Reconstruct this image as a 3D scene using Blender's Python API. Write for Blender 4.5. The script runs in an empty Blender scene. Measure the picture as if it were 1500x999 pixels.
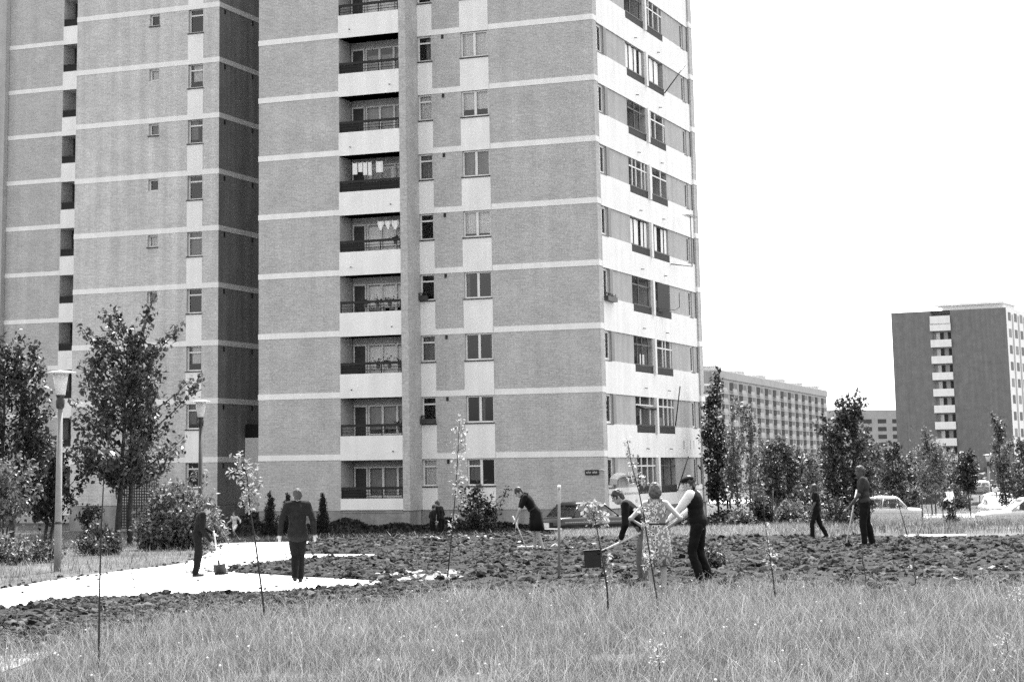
import bpy, bmesh, math, random
import numpy as np
from mathutils import Vector, Matrix, geometry

SC = bpy.context.scene
COL = SC.collection
R = math.radians
random.seed(7)
NR = np.random.default_rng(7)

# ------------------------------------------------------------------ camera, sky, sun, exposure
W_, H_ = 1500.0, 999.0                      # the photograph's own pixels
F_, CX, CY = 2959.679, 625.39, 190.743      # focal length and principal point: the print is a crop of a larger negative
PITCH, ROLL = R(9.518), R(-.732)
HC = 1.95                                   # eye height above the garden
cd = bpy.data.cameras.new('camera')
cam = bpy.data.objects.new('camera', cd)
COL.objects.link(cam)
cd.sensor_fit = 'HORIZONTAL'
cd.sensor_width = 36.0
cd.lens = F_ / W_ * 36.0
cd.shift_x = (W_ / 2 - CX) / W_
cd.shift_y = (CY - H_ / 2) / W_
cd.clip_start = 0.1
cd.clip_end = 6000
cam.matrix_world = (Matrix.Translation((0, 0, HC)) @ Matrix.Rotation(R(90) + PITCH, 4, 'X') @ Matrix.Rotation(ROLL, 4, 'Z'))
SC.camera = cam

SUN_EL, SUN_AZ = R(63), R(15)              # azimuth from +Y towards +X: behind the towers, a little to the right
SC.world = bpy.data.worlds.new('World')
SC.world.use_nodes = True
wn = SC.world.node_tree
wn.nodes.clear()
sky = wn.nodes.new('ShaderNodeTexSky')
sky.sky_type = 'NISHITA'
sky.sun_disc = False
sky.sun_elevation = SUN_EL
sky.sun_rotation = SUN_AZ
sky.air_density = 1.0
sky.dust_density = 3.0
bw = wn.nodes.new('ShaderNodeRGBToBW')      # black-and-white film
bg = wn.nodes.new('ShaderNodeBackground')
bg.inputs['Strength'].default_value = 0.15
wo = wn.nodes.new('ShaderNodeOutputWorld')
wn.links.new(sky.outputs[0], bw.inputs[0])
wn.links.new(bw.outputs[0], bg.inputs['Color'])
wn.links.new(bg.outputs[0], wo.inputs['Surface'])

sl = bpy.data.lights.new('sun', 'SUN')
sl.energy = 3.0
sl.angle = R(0.5)
sl.color = (1.0, 1.0, 1.0)
sun = bpy.data.objects.new('sun', sl)
COL.objects.link(sun)
sd = Vector((math.sin(SUN_AZ) * math.cos(SUN_EL), math.cos(SUN_AZ) * math.cos(SUN_EL), math.sin(SUN_EL)))
sun.rotation_euler = sd.to_track_quat('Z', 'Y').to_euler()
sun.location = (0, 40, 80)

vs = SC.view_settings
vs.view_transform = 'Standard'
vs.look = 'None'
vs.exposure = 2.15
vs.gamma = 1.0
vs.use_curve_mapping = False
SC.render.engine = 'CYCLES'
SC.cycles.use_denoising = False
SC.cycles.max_bounces = 8
SC.cycles.transparent_max_bounces = 8

# ------------------------------------------------------------------ helpers
def tag(o, label=None, cat=None, group=None, kind=None):
    if label: o['label'] = label
    if cat: o['category'] = cat
    if group: o['group'] = group
    if kind: o['kind'] = kind
    return o

def thing(name, label, cat, loc=(0, 0, 0), rz=0.0, group=None):
    o = bpy.data.objects.new(name, None)
    o.empty_display_size = 0.2
    COL.objects.link(o)
    o.location = loc
    o.rotation_euler = (0, 0, rz)
    return tag(o, label, cat, group)

def link(name, me, parent=None, mats=None):
    o = bpy.data.objects.new(name, me)
    COL.objects.link(o)
    if mats:
        for m in (mats if isinstance(mats, (list, tuple)) else [mats]): me.materials.append(m)
    if parent: o.parent = parent
    return o

def copy_tree(o, parent=None):
    c = o.copy()
    COL.objects.link(c)
    c.parent = parent
    for ch in list(o.children): copy_tree(ch, c)
    return c

class MB:
    """collects boxes, tubes, quads; build() links them as one mesh object"""
    def __init__(s): s.v = []; s.f = []; s.m = []; s.smooth = []
    def face(s, pts, m=0, sm=False):
        b = len(s.v); s.v += [tuple(p) for p in pts]; s.f.append(list(range(b, b + len(pts)))); s.m.append(m); s.smooth.append(sm)
    def box(s, x0, x1, y0, y1, z0, z1, m=0):
        b = len(s.v)
        s.v += [(x, y, z) for z in (z0, z1) for y in (y0, y1) for x in (x0, x1)]
        for q in ((0, 2, 3, 1), (4, 5, 7, 6), (0, 1, 5, 4), (2, 6, 7, 3), (0, 4, 6, 2), (1, 3, 7, 5)):
            s.f.append([b + i for i in q]); s.m.append(m); s.smooth.append(False)
        return s
    def prism(s, o, u, w, n, m=0):
        """a box from corner o with three edge vectors"""
        o, u, w, n = Vector(o), Vector(u), Vector(w), Vector(n)
        b = len(s.v)
        s.v += [tuple(o + u * i + w * j + n * k) for k in (0, 1) for j in (0, 1) for i in (0, 1)]
        for q in ((0, 2, 3, 1), (4, 5, 7, 6), (0, 1, 5, 4), (2, 6, 7, 3), (0, 4, 6, 2), (1, 3, 7, 5)):
            s.f.append([b + i for i in q]); s.m.append(m); s.smooth.append(False)
        return s
    def loft(s, rings, m=0, caps=True, sm=True):
        b = len(s.v); n = len(rings[0])
        for r in rings: s.v += [tuple(p) for p in r]
        for i in range(len(rings) - 1):
            for j in range(n):
                k = (j + 1) % n
                s.f.append([b + i * n + j, b + i * n + k, b + (i + 1) * n + k, b + (i + 1) * n + j]); s.m.append(m); s.smooth.append(sm)
        if caps:
            s.f.append([b + j for j in range(n)][::-1]); s.m.append(m); s.smooth.append(False)
            s.f.append([b + (len(rings) - 1) * n + j for j in range(n)]); s.m.append(m); s.smooth.append(False)
        return s
    def tube(s, pts, rad, n=8, m=0, sm=True):
        pts = [Vector(p) for p in pts]
        if not isinstance(rad, (list, tuple)): rad = [rad] * len(pts)
        rings = []; ref = None
        for i, p in enumerate(pts):
            t = (pts[min(i + 1, len(pts) - 1)] - pts[max(i - 1, 0)])
            t = t.normalized() if t.length > 1e-9 else Vector((0, 0, 1))
            if ref is None: ref = Vector((1, 0, 0)) if abs(t.x) < .8 else Vector((0, 1, 0))
            a = (ref - t * ref.dot(t)).normalized(); c = t.cross(a); ref = a
            rings.append([p + (a * math.cos(2 * math.pi * k / n) + c * math.sin(2 * math.pi * k / n)) * rad[i] for k in range(n)])
        return s.loft(rings, m, True, sm)
    def ball(s, c, r, nu=12, nv=8, m=0, rot=None):
        rx, ry, rz = (r, r, r) if not isinstance(r, (list, tuple)) else r
        rings = []
        for i in range(nv + 1):
            ph = -math.pi / 2 + math.pi * i / nv
            ph = max(min(ph, math.pi / 2 - .02), -math.pi / 2 + .02)
            ring = []
            for k in range(nu):
                th = 2 * math.pi * k / nu
                p = Vector((rx * math.cos(ph) * math.cos(th), ry * math.cos(ph) * math.sin(th), rz * math.sin(ph)))
                if rot is not None: p = rot @ p
                ring.append(Vector(c) + p)
            rings.append(ring)
        return s.loft(rings, m, True, True)
    def mesh(s, name):
        me = bpy.data.meshes.new(name)
        me.from_pydata(s.v, [], s.f)
        me.polygons.foreach_set('material_index', s.m)
        me.polygons.foreach_set('use_smooth', s.smooth)
        me.update()
        return me
    def build(s, name, mats, parent=None): return link(name, s.mesh(name), parent, mats)

def np_mesh(name, V, F, attrs=None, smooth=False):
    """V (n,3), F (m,k) with one k for all faces; attrs: {name: per-face floats}"""
    me = bpy.data.meshes.new(name)
    V = np.ascontiguousarray(V, np.float32); F = np.ascontiguousarray(F, np.int32)
    n, (m, k) = len(V), F.shape
    me.vertices.add(n); me.vertices.foreach_set('co', V.ravel())
    me.loops.add(m * k); me.loops.foreach_set('vertex_index', F.ravel())
    me.polygons.add(m)
    me.polygons.foreach_set('loop_start', np.arange(0, m * k, k, dtype=np.int32))
    me.polygons.foreach_set('loop_total', np.full(m, k, np.int32))
    me.polygons.foreach_set('use_smooth', np.full(m, smooth))
    me.update(calc_edges=True)
    for nm, a in (attrs or {}).items():
        at_ = me.attributes.new(nm, 'FLOAT', 'FACE'); at_.data.foreach_set('value', np.ascontiguousarray(a, np.float32))
    return me

# pixel <-> world, used to read positions off the photograph once
def ray(px, py):
    c, s = math.cos(ROLL), math.sin(ROLL)
    dx, dy = px - CX, py - CY
    u = c * dx + s * dy; v = -s * dx + c * dy
    x = u / F_; zc = -v / F_
    return (x, math.cos(PITCH) - zc * math.sin(PITCH), math.sin(PITCH) + zc * math.cos(PITCH))
def at(px, py, Y):
    r = ray(px, py); t = Y / r[1]
    return Vector((r[0] * t, Y, r[2] * t + HC))
def sst(a, b, x):
    t = np.clip((x - a) / (b - a), 0, 1); return t * t * (3 - 2 * t)
def tz(x, y):
    """height of the ground"""
    x = np.asarray(x, float); y = np.asarray(y, float)
    top = -.02 + .15 * np.tanh((x - 2.2) / 7.0)
    low = -.80 - .2 * sst(8, 22, x) - .35 * sst(110, 170, y) - 1.2 * sst(200, 900, y)
    return top + (low - top) * sst(59, 80, y)
def lump(x, y):
    """the unevenness of the dug soil"""
    x = np.asarray(x, float); y = np.asarray(y, float)
    v = np.sin(x * 4.1 + 1.3 * np.sin(y * 2.2)) * np.sin(y * 3.3 + 1.1 * np.sin(x * 1.7)) + .7 * np.sin(x * 9.3 + y * 5.1 + 2 * np.sin(y * 1.9)) * np.sin(y * 8.1 - x * 3.7) + .6 * np.sin(x * 1.3 + .5) * np.sin(y * .9)
    return .022 + .034 * v
def tzf(x, y): return float(tz(x, y))
def gnd(px, py):
    """where the line of sight meets the ground"""
    r = ray(px, py); lo, hi = 12.0, 12.0
    while hi < 900:
        if HC + r[2] * hi / r[1] < tzf(r[0] * hi / r[1], hi): break
        lo = hi; hi *= 1.01
    for _ in range(30):
        m = (lo + hi) / 2
        if HC + r[2] * m / r[1] < tzf(r[0] * m / r[1], m): hi = m
        else: lo = m
    x = r[0] * hi / r[1]
    return Vector((x, hi, tzf(x, hi)))
def foot(px, Y):
    """ground point in pixel column px at distance Y"""
    z = 0.0
    for _ in range(4):
        p = at(px, 700, Y); x = p.x; z = tzf(x, Y)
        py = 190.743 + 0  # column tilt from the roll is tiny; correct once below
    for _ in range(3):
        py = topix((x, Y, z))[1]; x = at(px, py, Y).x; z = tzf(x, Y)
    return Vector((x, Y, z))
def topix(P):
    x, y, z = P[0], P[1], P[2] - HC
    yc = y * math.cos(PITCH) + z * math.sin(PITCH); zc = -y * math.sin(PITCH) + z * math.cos(PITCH)
    u = F_ * x / yc; v = -F_ * zc / yc
    c, s = math.cos(ROLL), math.sin(ROLL)
    return (CX + c * u - s * v, CY + s * u + c * v)

# ------------------------------------------------------------------ materials (greys: the photograph is black and white)
def mat(name, v, rough=.85, var=.12, scale=6.0, detail=6.0, spec=.3, metal=0.0, bump=0.0, bscale=None, streak=0.0, fine=0.0, stretch=(1, 1, 1)):
    m = bpy.data.materials.new(name); m.use_nodes = True
    nt = m.node_tree; N = nt.nodes; L = nt.links
    b = N['Principled BSDF']
    b.inputs['Roughness'].default_value = rough
    b.inputs['Specular IOR Level'].default_value = spec
    b.inputs['Metallic'].default_value = metal
    tc = N.new('ShaderNodeTexCoord'); mp = N.new('ShaderNodeMapping'); mp.inputs['Scale'].default_value = stretch
    L.new(tc.outputs['Object'], mp.inputs['Vector'])
    nz = N.new('ShaderNodeTexNoise'); nz.inputs['Scale'].default_value = scale; nz.inputs['Detail'].default_value = detail
    L.new(mp.outputs[0], nz.inputs['Vector'])
    mr = N.new('ShaderNodeMapRange')
    mr.inputs['From Min'].default_value = .3; mr.inputs['From Max'].default_value = .7
    mr.inputs['To Min'].default_value = v * (1 - var); mr.inputs['To Max'].default_value = v * (1 + var)
    L.new(nz.outputs[0], mr.inputs['Value']); out = mr.outputs[0]
    def mul(o, a, lo, hi):
        r2 = N.new('ShaderNodeMapRange'); r2.inputs['From Min'].default_value = .35; r2.inputs['From Max'].default_value = .65
        r2.inputs['To Min'].default_value = lo; r2.inputs['To Max'].default_value = hi; L.new(a, r2.inputs['Value'])
        mm = N.new('ShaderNodeMath'); mm.operation = 'MULTIPLY'; L.new(o, mm.inputs[0]); L.new(r2.outputs[0], mm.inputs[1]); return mm.outputs[0]
    if streak:                                   # rain streaks running down the render
        mp2 = N.new('ShaderNodeMapping'); mp2.inputs['Scale'].default_value = (1.6, 1.6, .07); L.new(tc.outputs['Object'], mp2.inputs['Vector'])
        n2 = N.new('ShaderNodeTexNoise'); n2.inputs['Scale'].default_value = 1.4; n2.inputs['Detail'].default_value = 5; L.new(mp2.outputs[0], n2.inputs['Vector'])
        out = mul(out, n2.outputs[0], 1 - streak, 1 + streak)
    if fine:
        n3 = N.new('ShaderNodeTexNoise'); n3.inputs['Scale'].default_value = 11.0; n3.inputs['Detail'].default_value = 3; L.new(tc.outputs['Object'], n3.inputs['Vector'])
        out = mul(out, n3.outputs[0], 1 - fine, 1 + fine)
    L.new(out, b.inputs['Base Color'])
    if bump:
        nb = N.new('ShaderNodeTexNoise'); nb.inputs['Scale'].default_value = bscale or scale * 4; nb.inputs['Detail'].default_value = 4
        L.new(tc.outputs['Object'], nb.inputs['Vector'])
        bp = N.new('ShaderNodeBump'); bp.inputs['Strength'].default_value = bump; bp.inputs['Distance'].default_value = .02
        L.new(nb.outputs[0], bp.inputs['Height']); L.new(bp.outputs[0], b.inputs['Normal'])
    return m

def brick(name, v, streak=.06, var=.06):
    """small facing bricks laid in both wall directions"""
    m = mat(name, v, .9, var, .9, 8, .2, streak=streak, fine=.13)
    nt = m.node_tree; N = nt.nodes; L = nt.links; b = N['Principled BSDF']
    tc = N.new('ShaderNodeTexCoord'); sp = N.new('ShaderNodeSeparateXYZ'); L.new(tc.outputs['Object'], sp.inputs[0])
    ad = N.new('ShaderNodeMath'); ad.operation = 'ADD'; L.new(sp.outputs[0], ad.inputs[0]); L.new(sp.outputs[1], ad.inputs[1])
    cb = N.new('ShaderNodeCombineXYZ'); L.new(ad.outputs[0], cb.inputs[0]); L.new(sp.outputs[2], cb.inputs[1])
    br = N.new('ShaderNodeTexBrick'); br.inputs['Scale'].default_value = 1.0
    br.inputs['Brick Width'].default_value = .25; br.inputs['Row Height'].default_value = .075; br.inputs['Mortar Size'].default_value = .008
    br.inputs['Color1'].default_value = (.88, .88, .88, 1); br.inputs['Color2'].default_value = (1.08, 1.08, 1.08, 1); br.inputs['Mortar'].default_value = (1.2, 1.2, 1.2, 1)
    L.new(cb.outputs[0], br.inputs['Vector'])
    old = b.inputs['Base Color'].links[0].from_socket
    mx = N.new('ShaderNodeMix'); mx.data_type = 'RGBA'; mx.blend_type = 'MULTIPLY'; mx.inputs[0].default_value = 1.0
    L.new(old, mx.inputs[6]); L.new(br.outputs[0], mx.inputs[7]); L.new(mx.outputs[2], b.inputs['Base Color'])
    return m

def leafmat(name, lo, hi, trans=.35, rough=.45, spec=.5):
    m = bpy.data.materials.new(name); m.use_nodes = True
    nt = m.node_tree; N = nt.nodes; L = nt.links; b = N['Principled BSDF']
    b.inputs['Roughness'].default_value = rough; b.inputs['Specular IOR Level'].default_value = spec
    at_ = N.new('ShaderNodeAttribute'); at_.attribute_name = 'rnd'
    mr = N.new('ShaderNodeMapRange'); mr.inputs['To Min'].default_value = lo; mr.inputs['To Max'].default_value = hi
    L.new(at_.outputs['Fac'], mr.inputs['Value']); L.new(mr.outputs[0], b.inputs['Base Color'])
    tr = N.new('ShaderNodeBsdfTranslucent'); L.new(mr.outputs[0], tr.inputs['Color'])
    mx = N.new('ShaderNodeMixShader'); mx.inputs[0].default_value = trans
    L.new(b.outputs[0], mx.inputs[1]); L.new(tr.outputs[0], mx.inputs[2])
    L.new(mx.outputs[0], N['Material Output'].inputs['Surface'])
    return m

def glassmat(name, tint=.9, refl=1.0):
    """window pane: clear enough to see the curtain behind, mirrors the sky at a slant"""
    m = bpy.data.materials.new(name); m.use_nodes = True
    nt = m.node_tree; N = nt.nodes; L = nt.links; N.remove(N['Principled BSDF'])
    t = N.new('ShaderNodeBsdfTransparent'); t.inputs['Color'].default_value = (tint, tint, tint, 1)
    g = N.new('ShaderNodeBsdfGlossy'); g.inputs['Roughness'].default_value = .03; g.inputs['Color'].default_value = (refl, refl, refl, 1)
    fr = N.new('ShaderNodeFresnel'); fr.inputs['IOR'].default_value = 1.52
    nz = N.new('ShaderNodeTexNoise'); nz.inputs['Scale'].default_value = 1.3; bp = N.new('ShaderNodeBump'); bp.inputs['Strength'].default_value = .04
    L.new(nz.outputs[0], bp.inputs['Height']); L.new(bp.outputs[0], g.inputs['Normal'])
    mx = N.new('ShaderNodeMixShader'); L.new(fr.outputs[0], mx.inputs[0]); L.new(t.outputs[0], mx.inputs[1]); L.new(g.outputs[0], mx.inputs[2])
    L.new(mx.outputs[0], N['Material Output'].inputs['Surface'])
    return m

MT = dict(
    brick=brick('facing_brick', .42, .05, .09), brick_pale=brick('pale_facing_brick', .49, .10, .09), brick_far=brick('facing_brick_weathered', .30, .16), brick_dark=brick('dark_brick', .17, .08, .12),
    white=mat('white_render', .79, .9, .04, 1.2, 8, .2, streak=.045, fine=.03), grey=mat('grey_render', .40, .9, .07, 1.0, 8, .2, streak=.08, fine=.06),
    plinth=mat('cement_plinth', .27, .92, .25, 1.1, 8, .2, streak=.15, fine=.1), slab=mat('concrete', .42, .9, .12, 1.5),
    dark=mat('dark_room', .05, .9, .2, 2), room=mat('room_wall', .2, .9, .2, .5), frame=mat('painted_frame', .72, .5, .08, 3), frame_dark=mat('dark_frame', .05, .5, .15, 5),
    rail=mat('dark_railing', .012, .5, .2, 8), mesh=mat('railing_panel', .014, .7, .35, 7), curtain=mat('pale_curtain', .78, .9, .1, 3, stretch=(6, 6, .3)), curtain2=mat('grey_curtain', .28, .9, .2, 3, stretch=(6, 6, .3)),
    blind=mat('white_blind', .85, .8, .05, 4), glass=glassmat('window_glass'), door=mat('dark_door', .05, .5, .2, 4),
    dust=mat('dusty_earth', .22, .95, .4, 2.0, 8, .1, bump=.4, bscale=12), path=mat('pale_concrete_path', .5, .9, .14, .35, 9, .2, bump=.2, bscale=14), kerb=mat('white_kerb', .72, .85, .1, 4),
    soil=mat('dug_soil', .016, .95, .6, 3.2, 8, .15, bump=1.0, bscale=9), clod=leafmat('soil_clod', .004, .085, 0, .95, .15),
    stone=mat('pale_stone', .32, .85, .55, 4, 6, .3, bump=.6, bscale=20),
    bark=mat('bark', .05, .95, .4, 12, 6, .2, bump=.6), stem=mat('sapling_stem', .035, .9, .3, 14), bark_pale=mat('pale_bark', .22, .9, .4, 9),
    shaded_side_render=mat('stained_shaded_side_render', .27, .9, .12, .8, 8, .15, streak=.16, fine=.06), pole=mat('concrete_pole', .19, .85, .14, 5, 7, .3, fine=.06), iron=mat('black_iron', .01, .45, .3, 10, 4, .5), lampglass=mat('milky_lamp_glass', .5, .35, .05, 2),  # side render: smooth and stained, with the wall's shade put into its grey
    lampcap=mat('pale_enamel', .6, .4, .08, 4), wood=mat('pale_wood', .6, .7, .15, 9, stretch=(4, 4, .6)), wood_dark=mat('dark_wood', .06, .8, .3, 6),
    steel=mat('dark_steel', .012, .5, .3, 9, 4, .5), chrome=mat('chrome', .6, .22, .05, 8, 2, .5, 1.0), rubber=mat('rubber', .02, .8, .2, 9), white_sign=mat('white_plate', .75, .6, .06, 8), black_sign=mat('black_plate', .02, .5, .2, 8),
    paint_dark=mat('dark_car_paint', .008, .2, .15, 3, 3, .6), paint_white=mat('white_car_paint', .55, .28, .05, 3, 3, .5), carglass=mat('car_glass', .03, .06, .1, 2, 2, .6), lamp_red=mat('tail_lamp', .08, .25, .1, 5), headlamp=mat('head_lamp', .6, .15, .05, 5),
    skin=mat('skin', .33, .6, .08, 8, 4, .35), skin_tan=mat('tanned_skin', .09, .6, .1, 8, 4, .35), hair_dark=mat('dark_hair', .02, .5, .4, 40, 4, .5), hair_grey=mat('grey_hair', .05, .6, .35, 40), hair_fair=mat('fair_hair', .06, .45, .5, 40, 4, .5),
    cloth_black=mat('black_cloth', .007, .9, .3, 12, 5, .15), cloth_dark=mat('dark_suit_cloth', .013, .9, .25, 14, 5, .15), cloth_grey=mat('grey_cloth', .12, .9, .2, 10, 5, .15), cloth_mid=mat('mid_grey_cloth', .035, .9, .2, 10, 5, .15), cloth_white=mat('white_cloth', .75, .9, .08, 8, 5, .15), cloth_pale=mat('pale_cloth', .5, .9, .15, 8),
    shoe=mat('dark_shoe', .02, .5, .2, 9), flower=mat('white_blossom', .8, .8, .1, 9), pot=mat('clay_pot', .16, .9, .2, 9),
    roof=mat('roofing_felt', .12, .9, .2, 1),
    lf_dark=leafmat('dark_leaves', .010, .07, .25, .42, .4), lf_mid=leafmat('broad_leaves', .015, .135, .3, .42, .4), lf_pale=leafmat('pale_leaves', .03, .25, .35, .45, .4), lf_white=leafmat('silvery_young_leaves', .12, .6, .4, .5), lf_conifer=leafmat('conifer_needles', .012, .04, .1, .8, .2),
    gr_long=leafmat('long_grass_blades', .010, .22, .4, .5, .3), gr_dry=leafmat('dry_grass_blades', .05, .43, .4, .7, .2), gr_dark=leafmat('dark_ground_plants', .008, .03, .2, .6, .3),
)
def dressmat():
    """printed summer dress: dark sprigs on a pale ground"""
    m = mat('printed_dress', .33, .9, .1, 8); nt = m.node_tree; N = nt.nodes; L = nt.links; b = N['Principled BSDF']
    tc = N.new('ShaderNodeTexCoord'); v = N.new('ShaderNodeTexVoronoi'); v.inputs['Scale'].default_value = 19; L.new(tc.outputs['Object'], v.inputs['Vector'])
    n = N.new('ShaderNodeTexNoise'); n.inputs['Scale'].default_value = 24; L.new(tc.outputs['Object'], n.inputs['Vector'])
    s = N.new('ShaderNodeMath'); s.operation = 'ADD'; L.new(v.outputs['Distance'], s.inputs[0]); L.new(n.outputs[0], s.inputs[1])
    cr = N.new('ShaderNodeValToRGB'); cr.color_ramp.interpolation = 'CONSTANT'
    e = cr.color_ramp.elements; e[0].color = (.03, .03, .03, 1); e[1].position = .74; e[1].color = (.62, .62, .62, 1)
    e2 = cr.color_ramp.elements.new(.98); e2.color = (.2, .2, .2, 1)
    L.new(s.outputs[0], cr.inputs[0]); L.new(cr.outputs[0], b.inputs['Base Color'])
    return m
MT['dress'] = dressmat()
# ------------------------------------------------------------------ ground
def groundmat():
    m = bpy.data.materials.new('ground_earth'); m.use_nodes = True
    nt = m.node_tree; N = nt.nodes; L = nt.links; b = N['Principled BSDF']; b.inputs['Roughness'].default_value = .95; b.inputs['Specular IOR Level'].default_value = .1
    tc = N.new('ShaderNodeTexCoord')
    n1 = N.new('ShaderNodeTexNoise'); n1.inputs['Scale'].default_value = .35; n1.inputs['Detail'].default_value = 9; L.new(tc.outputs['Object'], n1.inputs['Vector'])
    n2 = N.new('ShaderNodeTexNoise'); n2.inputs['Scale'].default_value = 7; n2.inputs['Detail'].default_value = 6; L.new(tc.outputs['Object'], n2.inputs['Vector'])
    ad = N.new('ShaderNodeMath'); ad.operation = 'ADD'; L.new(n1.outputs[0], ad.inputs[0]); L.new(n2.outputs[0], ad.inputs[1])
    mr = N.new('ShaderNodeMapRange'); mr.inputs['From Min'].default_value = .7; mr.inputs['From Max'].default_value = 1.3; mr.inputs['To Min'].default_value = .025; mr.inputs['To Max'].default_value = .12
    L.new(ad.outputs[0], mr.inputs['Value']); L.new(mr.outputs[0], b.inputs['Base Color'])
    bp = N.new('ShaderNodeBump'); bp.inputs['Strength'].default_value = .6; bp.inputs['Distance'].default_value = .05; L.new(n2.outputs[0], bp.inputs['Height']); L.new(bp.outputs[0], b.inputs['Normal'])
    return m
xs = np.unique(np.r_[np.linspace(-1800, -60, 12), np.linspace(-60, -20, 21), np.linspace(-20, 32, 105), np.linspace(32, 130, 40), np.linspace(130, 2200, 14)])
ys = np.unique(np.r_[np.linspace(-60, 10, 8), np.linspace(10, 100, 181), np.linspace(100, 240, 57), np.linspace(240, 1000, 30), np.linspace(1000, 5000, 10)])
gx, gy = np.meshgrid(xs, ys)
gV = np.c_[gx.ravel(), gy.ravel(), tz(gx, gy).ravel()]
nx_ = len(xs); ii, jj = np.meshgrid(np.arange(nx_ - 1), np.arange(len(ys) - 1)); q = (jj * nx_ + ii).ravel()
tag(link('ground', np_mesh('ground', gV, np.c_[q, q + 1, q + 1 + nx_, q + nx_], smooth=True), None, groundmat()), kind='structure')

def clip_poly(poly, x0, x1, y0, y1):
    def cut(ps, ax, v, keep_less):
        out = []
        for i in range(len(ps)):
            a, b = ps[i - 1], ps[i]
            ia = (a[ax] <= v) if keep_less else (a[ax] >= v); ib = (b[ax] <= v) if keep_less else (b[ax] >= v)
            if ia != ib:
                t = (v - a[ax]) / (b[ax] - a[ax]); out.append((a[0] + (b[0] - a[0]) * t, a[1] + (b[1] - a[1]) * t))
            if ib: out.append(b)
        return out
    for ax, v, k in ((0, x0, False), (0, x1, True), (1, y0, False), (1, y1, True)):
        poly = cut(poly, ax, v, k)
        if len(poly) < 3: return []
    return poly
def sheet(name, pixpoly, lift, m, step=.6, wob=.06, kind='structure', lumps=0.0):
    """a flat sheet on the ground inside an outline, cut into small cells so that it follows the slope"""
    P = []
    pts = [gnd(*p) for p in pixpoly]
    rr = random.Random(len(pts))
    for i in range(len(pts)):
        a, b = pts[i], pts[(i + 1) % len(pts)]; n = max(1, int((b - a).length / .5))
        for k in range(n):
            t = k / n; P.append((a.x + (b.x - a.x) * t + rr.uniform(-wob, wob), a.y + (b.y - a.y) * t + rr.uniform(-wob, wob) * 3))
    mb = MB(); x0 = min(p[0] for p in P); x1 = max(p[0] for p in P); y0 = min(p[1] for p in P); y1 = max(p[1] for p in P)
    ong = lambda p: abs((p[0] - x0) / step - round((p[0] - x0) / step)) < 1e-4 and abs((p[1] - y0) / step - round((p[1] - y0) / step)) < 1e-4
    y = y0
    while y < y1:
        x = x0
        while x < x1:
            c = clip_poly(P, x, x + step, y, y + step)
            if len(c) >= 3: mb.face([(p[0], p[1], tzf(*p) + lift + (lumps * max(0.0, float(lump(*p))) if lumps and ong(p) else 0.0)) for p in c])
            x += step
        y += step
    tag(mb.build(name, m), kind=kind)
    return P
def inside(P, x, y):
    P = np.asarray(P); x = np.asarray(x); y = np.asarray(y); r = np.zeros(len(x), bool)
    for i in range(len(P)):
        a, b = P[i - 1], P[i]
        c = ((a[1] > y) != (b[1] > y)) & (x < (b[0] - a[0]) * (y - a[1]) / (b[1] - a[1] + 1e-12) + a[0]); r ^= c
    return r
def scatter(P, n):
    P = np.asarray(P); out = np.zeros((0, 2))
    lo, hi = P.min(0), P.max(0)
    while len(out) < n:
        c = NR.uniform(lo, hi, (n * 2, 2)); out = np.r_[out, c[inside(P, c[:, 0], c[:, 1])]]
    return out[:n]

PATH = [(-90, 909), (0, 894), (100, 879), (200, 874), (300, 869), (390, 867), (470, 864), (556, 858), (558, 851), (470, 846), (400, 842), (340, 839), (322, 835), (345, 830), (378, 825), (425, 819.5), (520, 817), (584, 814.5), (584, 811.5), (485, 811.5), (428, 811), (442, 804), (458, 796), (472, 793), (440, 792), (330, 793), (318, 803), (290, 818), (262, 826), (200, 834), (100, 846), (0, 863), (-90, 875)]
pathW = sheet('path', PATH, .008, MT['path'])
BED = [(326, 837), (345, 830.5), (378, 825.5), (425, 820), (520, 817.5), (584, 814.8), (584, 812), (485, 812), (432, 811.5), (446, 803), (462, 795), (480, 789), (520, 787.5), (600, 786.5), (700, 786), (800, 787), (900, 788), (1000, 786), (1100, 787), (1200, 788), (1300, 787.5), (1420, 788), (1640, 785), (1640, 864), (1420, 872), (1300, 877), (1150, 870), (1000, 877), (850, 879), (700, 877), (640, 876), (575, 860), (562, 851), (470, 845.5), (400, 841)]
bedW = sheet('soil', BED, .018, MT['soil'], .25, lumps=1.0)
NEAR = [(-90, 910), (0, 896), (100, 881), (200, 876), (300, 871), (390, 869), (470, 866), (560, 859), (600, 861), (648, 874), (560, 899), (420, 906), (330, 909), (250, 919), (150, 938), (60, 956), (-90, 968)]
nearW = sheet('soil', NEAR, .014, MT['soil'], .22, lumps=1.0)
sheet('path', [(-120, 966), (0, 957), (70, 951), (100, 953), (64, 966), (0, 986), (-120, 1012)], .013, MT['dust'], .4)
sheet('path', [(1326, 786), (1380, 785.7), (1416, 785.3), (1416, 783.6), (1380, 784), (1326, 784.3)], .02, MT['kerb'], .5, .02)
sheet('path', [(1120, 760), (1500, 757.5), (1660, 756), (1660, 751), (1500, 752), (1430, 752.5), (1120, 755)], .012, MT['path'], 2.0, .1)
sheet('road', [(1000, 737), (1300, 737), (1700, 734), (1700, 727), (1300, 729), (1000, 731)], .012, MT['path'], 4.0, .3)

def patchy(xy, scale, keep, seed):
    """thin a scatter into drifts"""
    s = np.random.default_rng(seed); ph = s.uniform(0, 6.28, (6, 2)); fr = s.normal(0, 1, (6, 2)) / scale
    v = sum(np.sin(xy @ fr[i] * 6.28 + ph[i, 0]) for i in range(6)) / 6
    return xy[NR.random(len(xy)) < np.clip(keep + v, .05, 1)]
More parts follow.
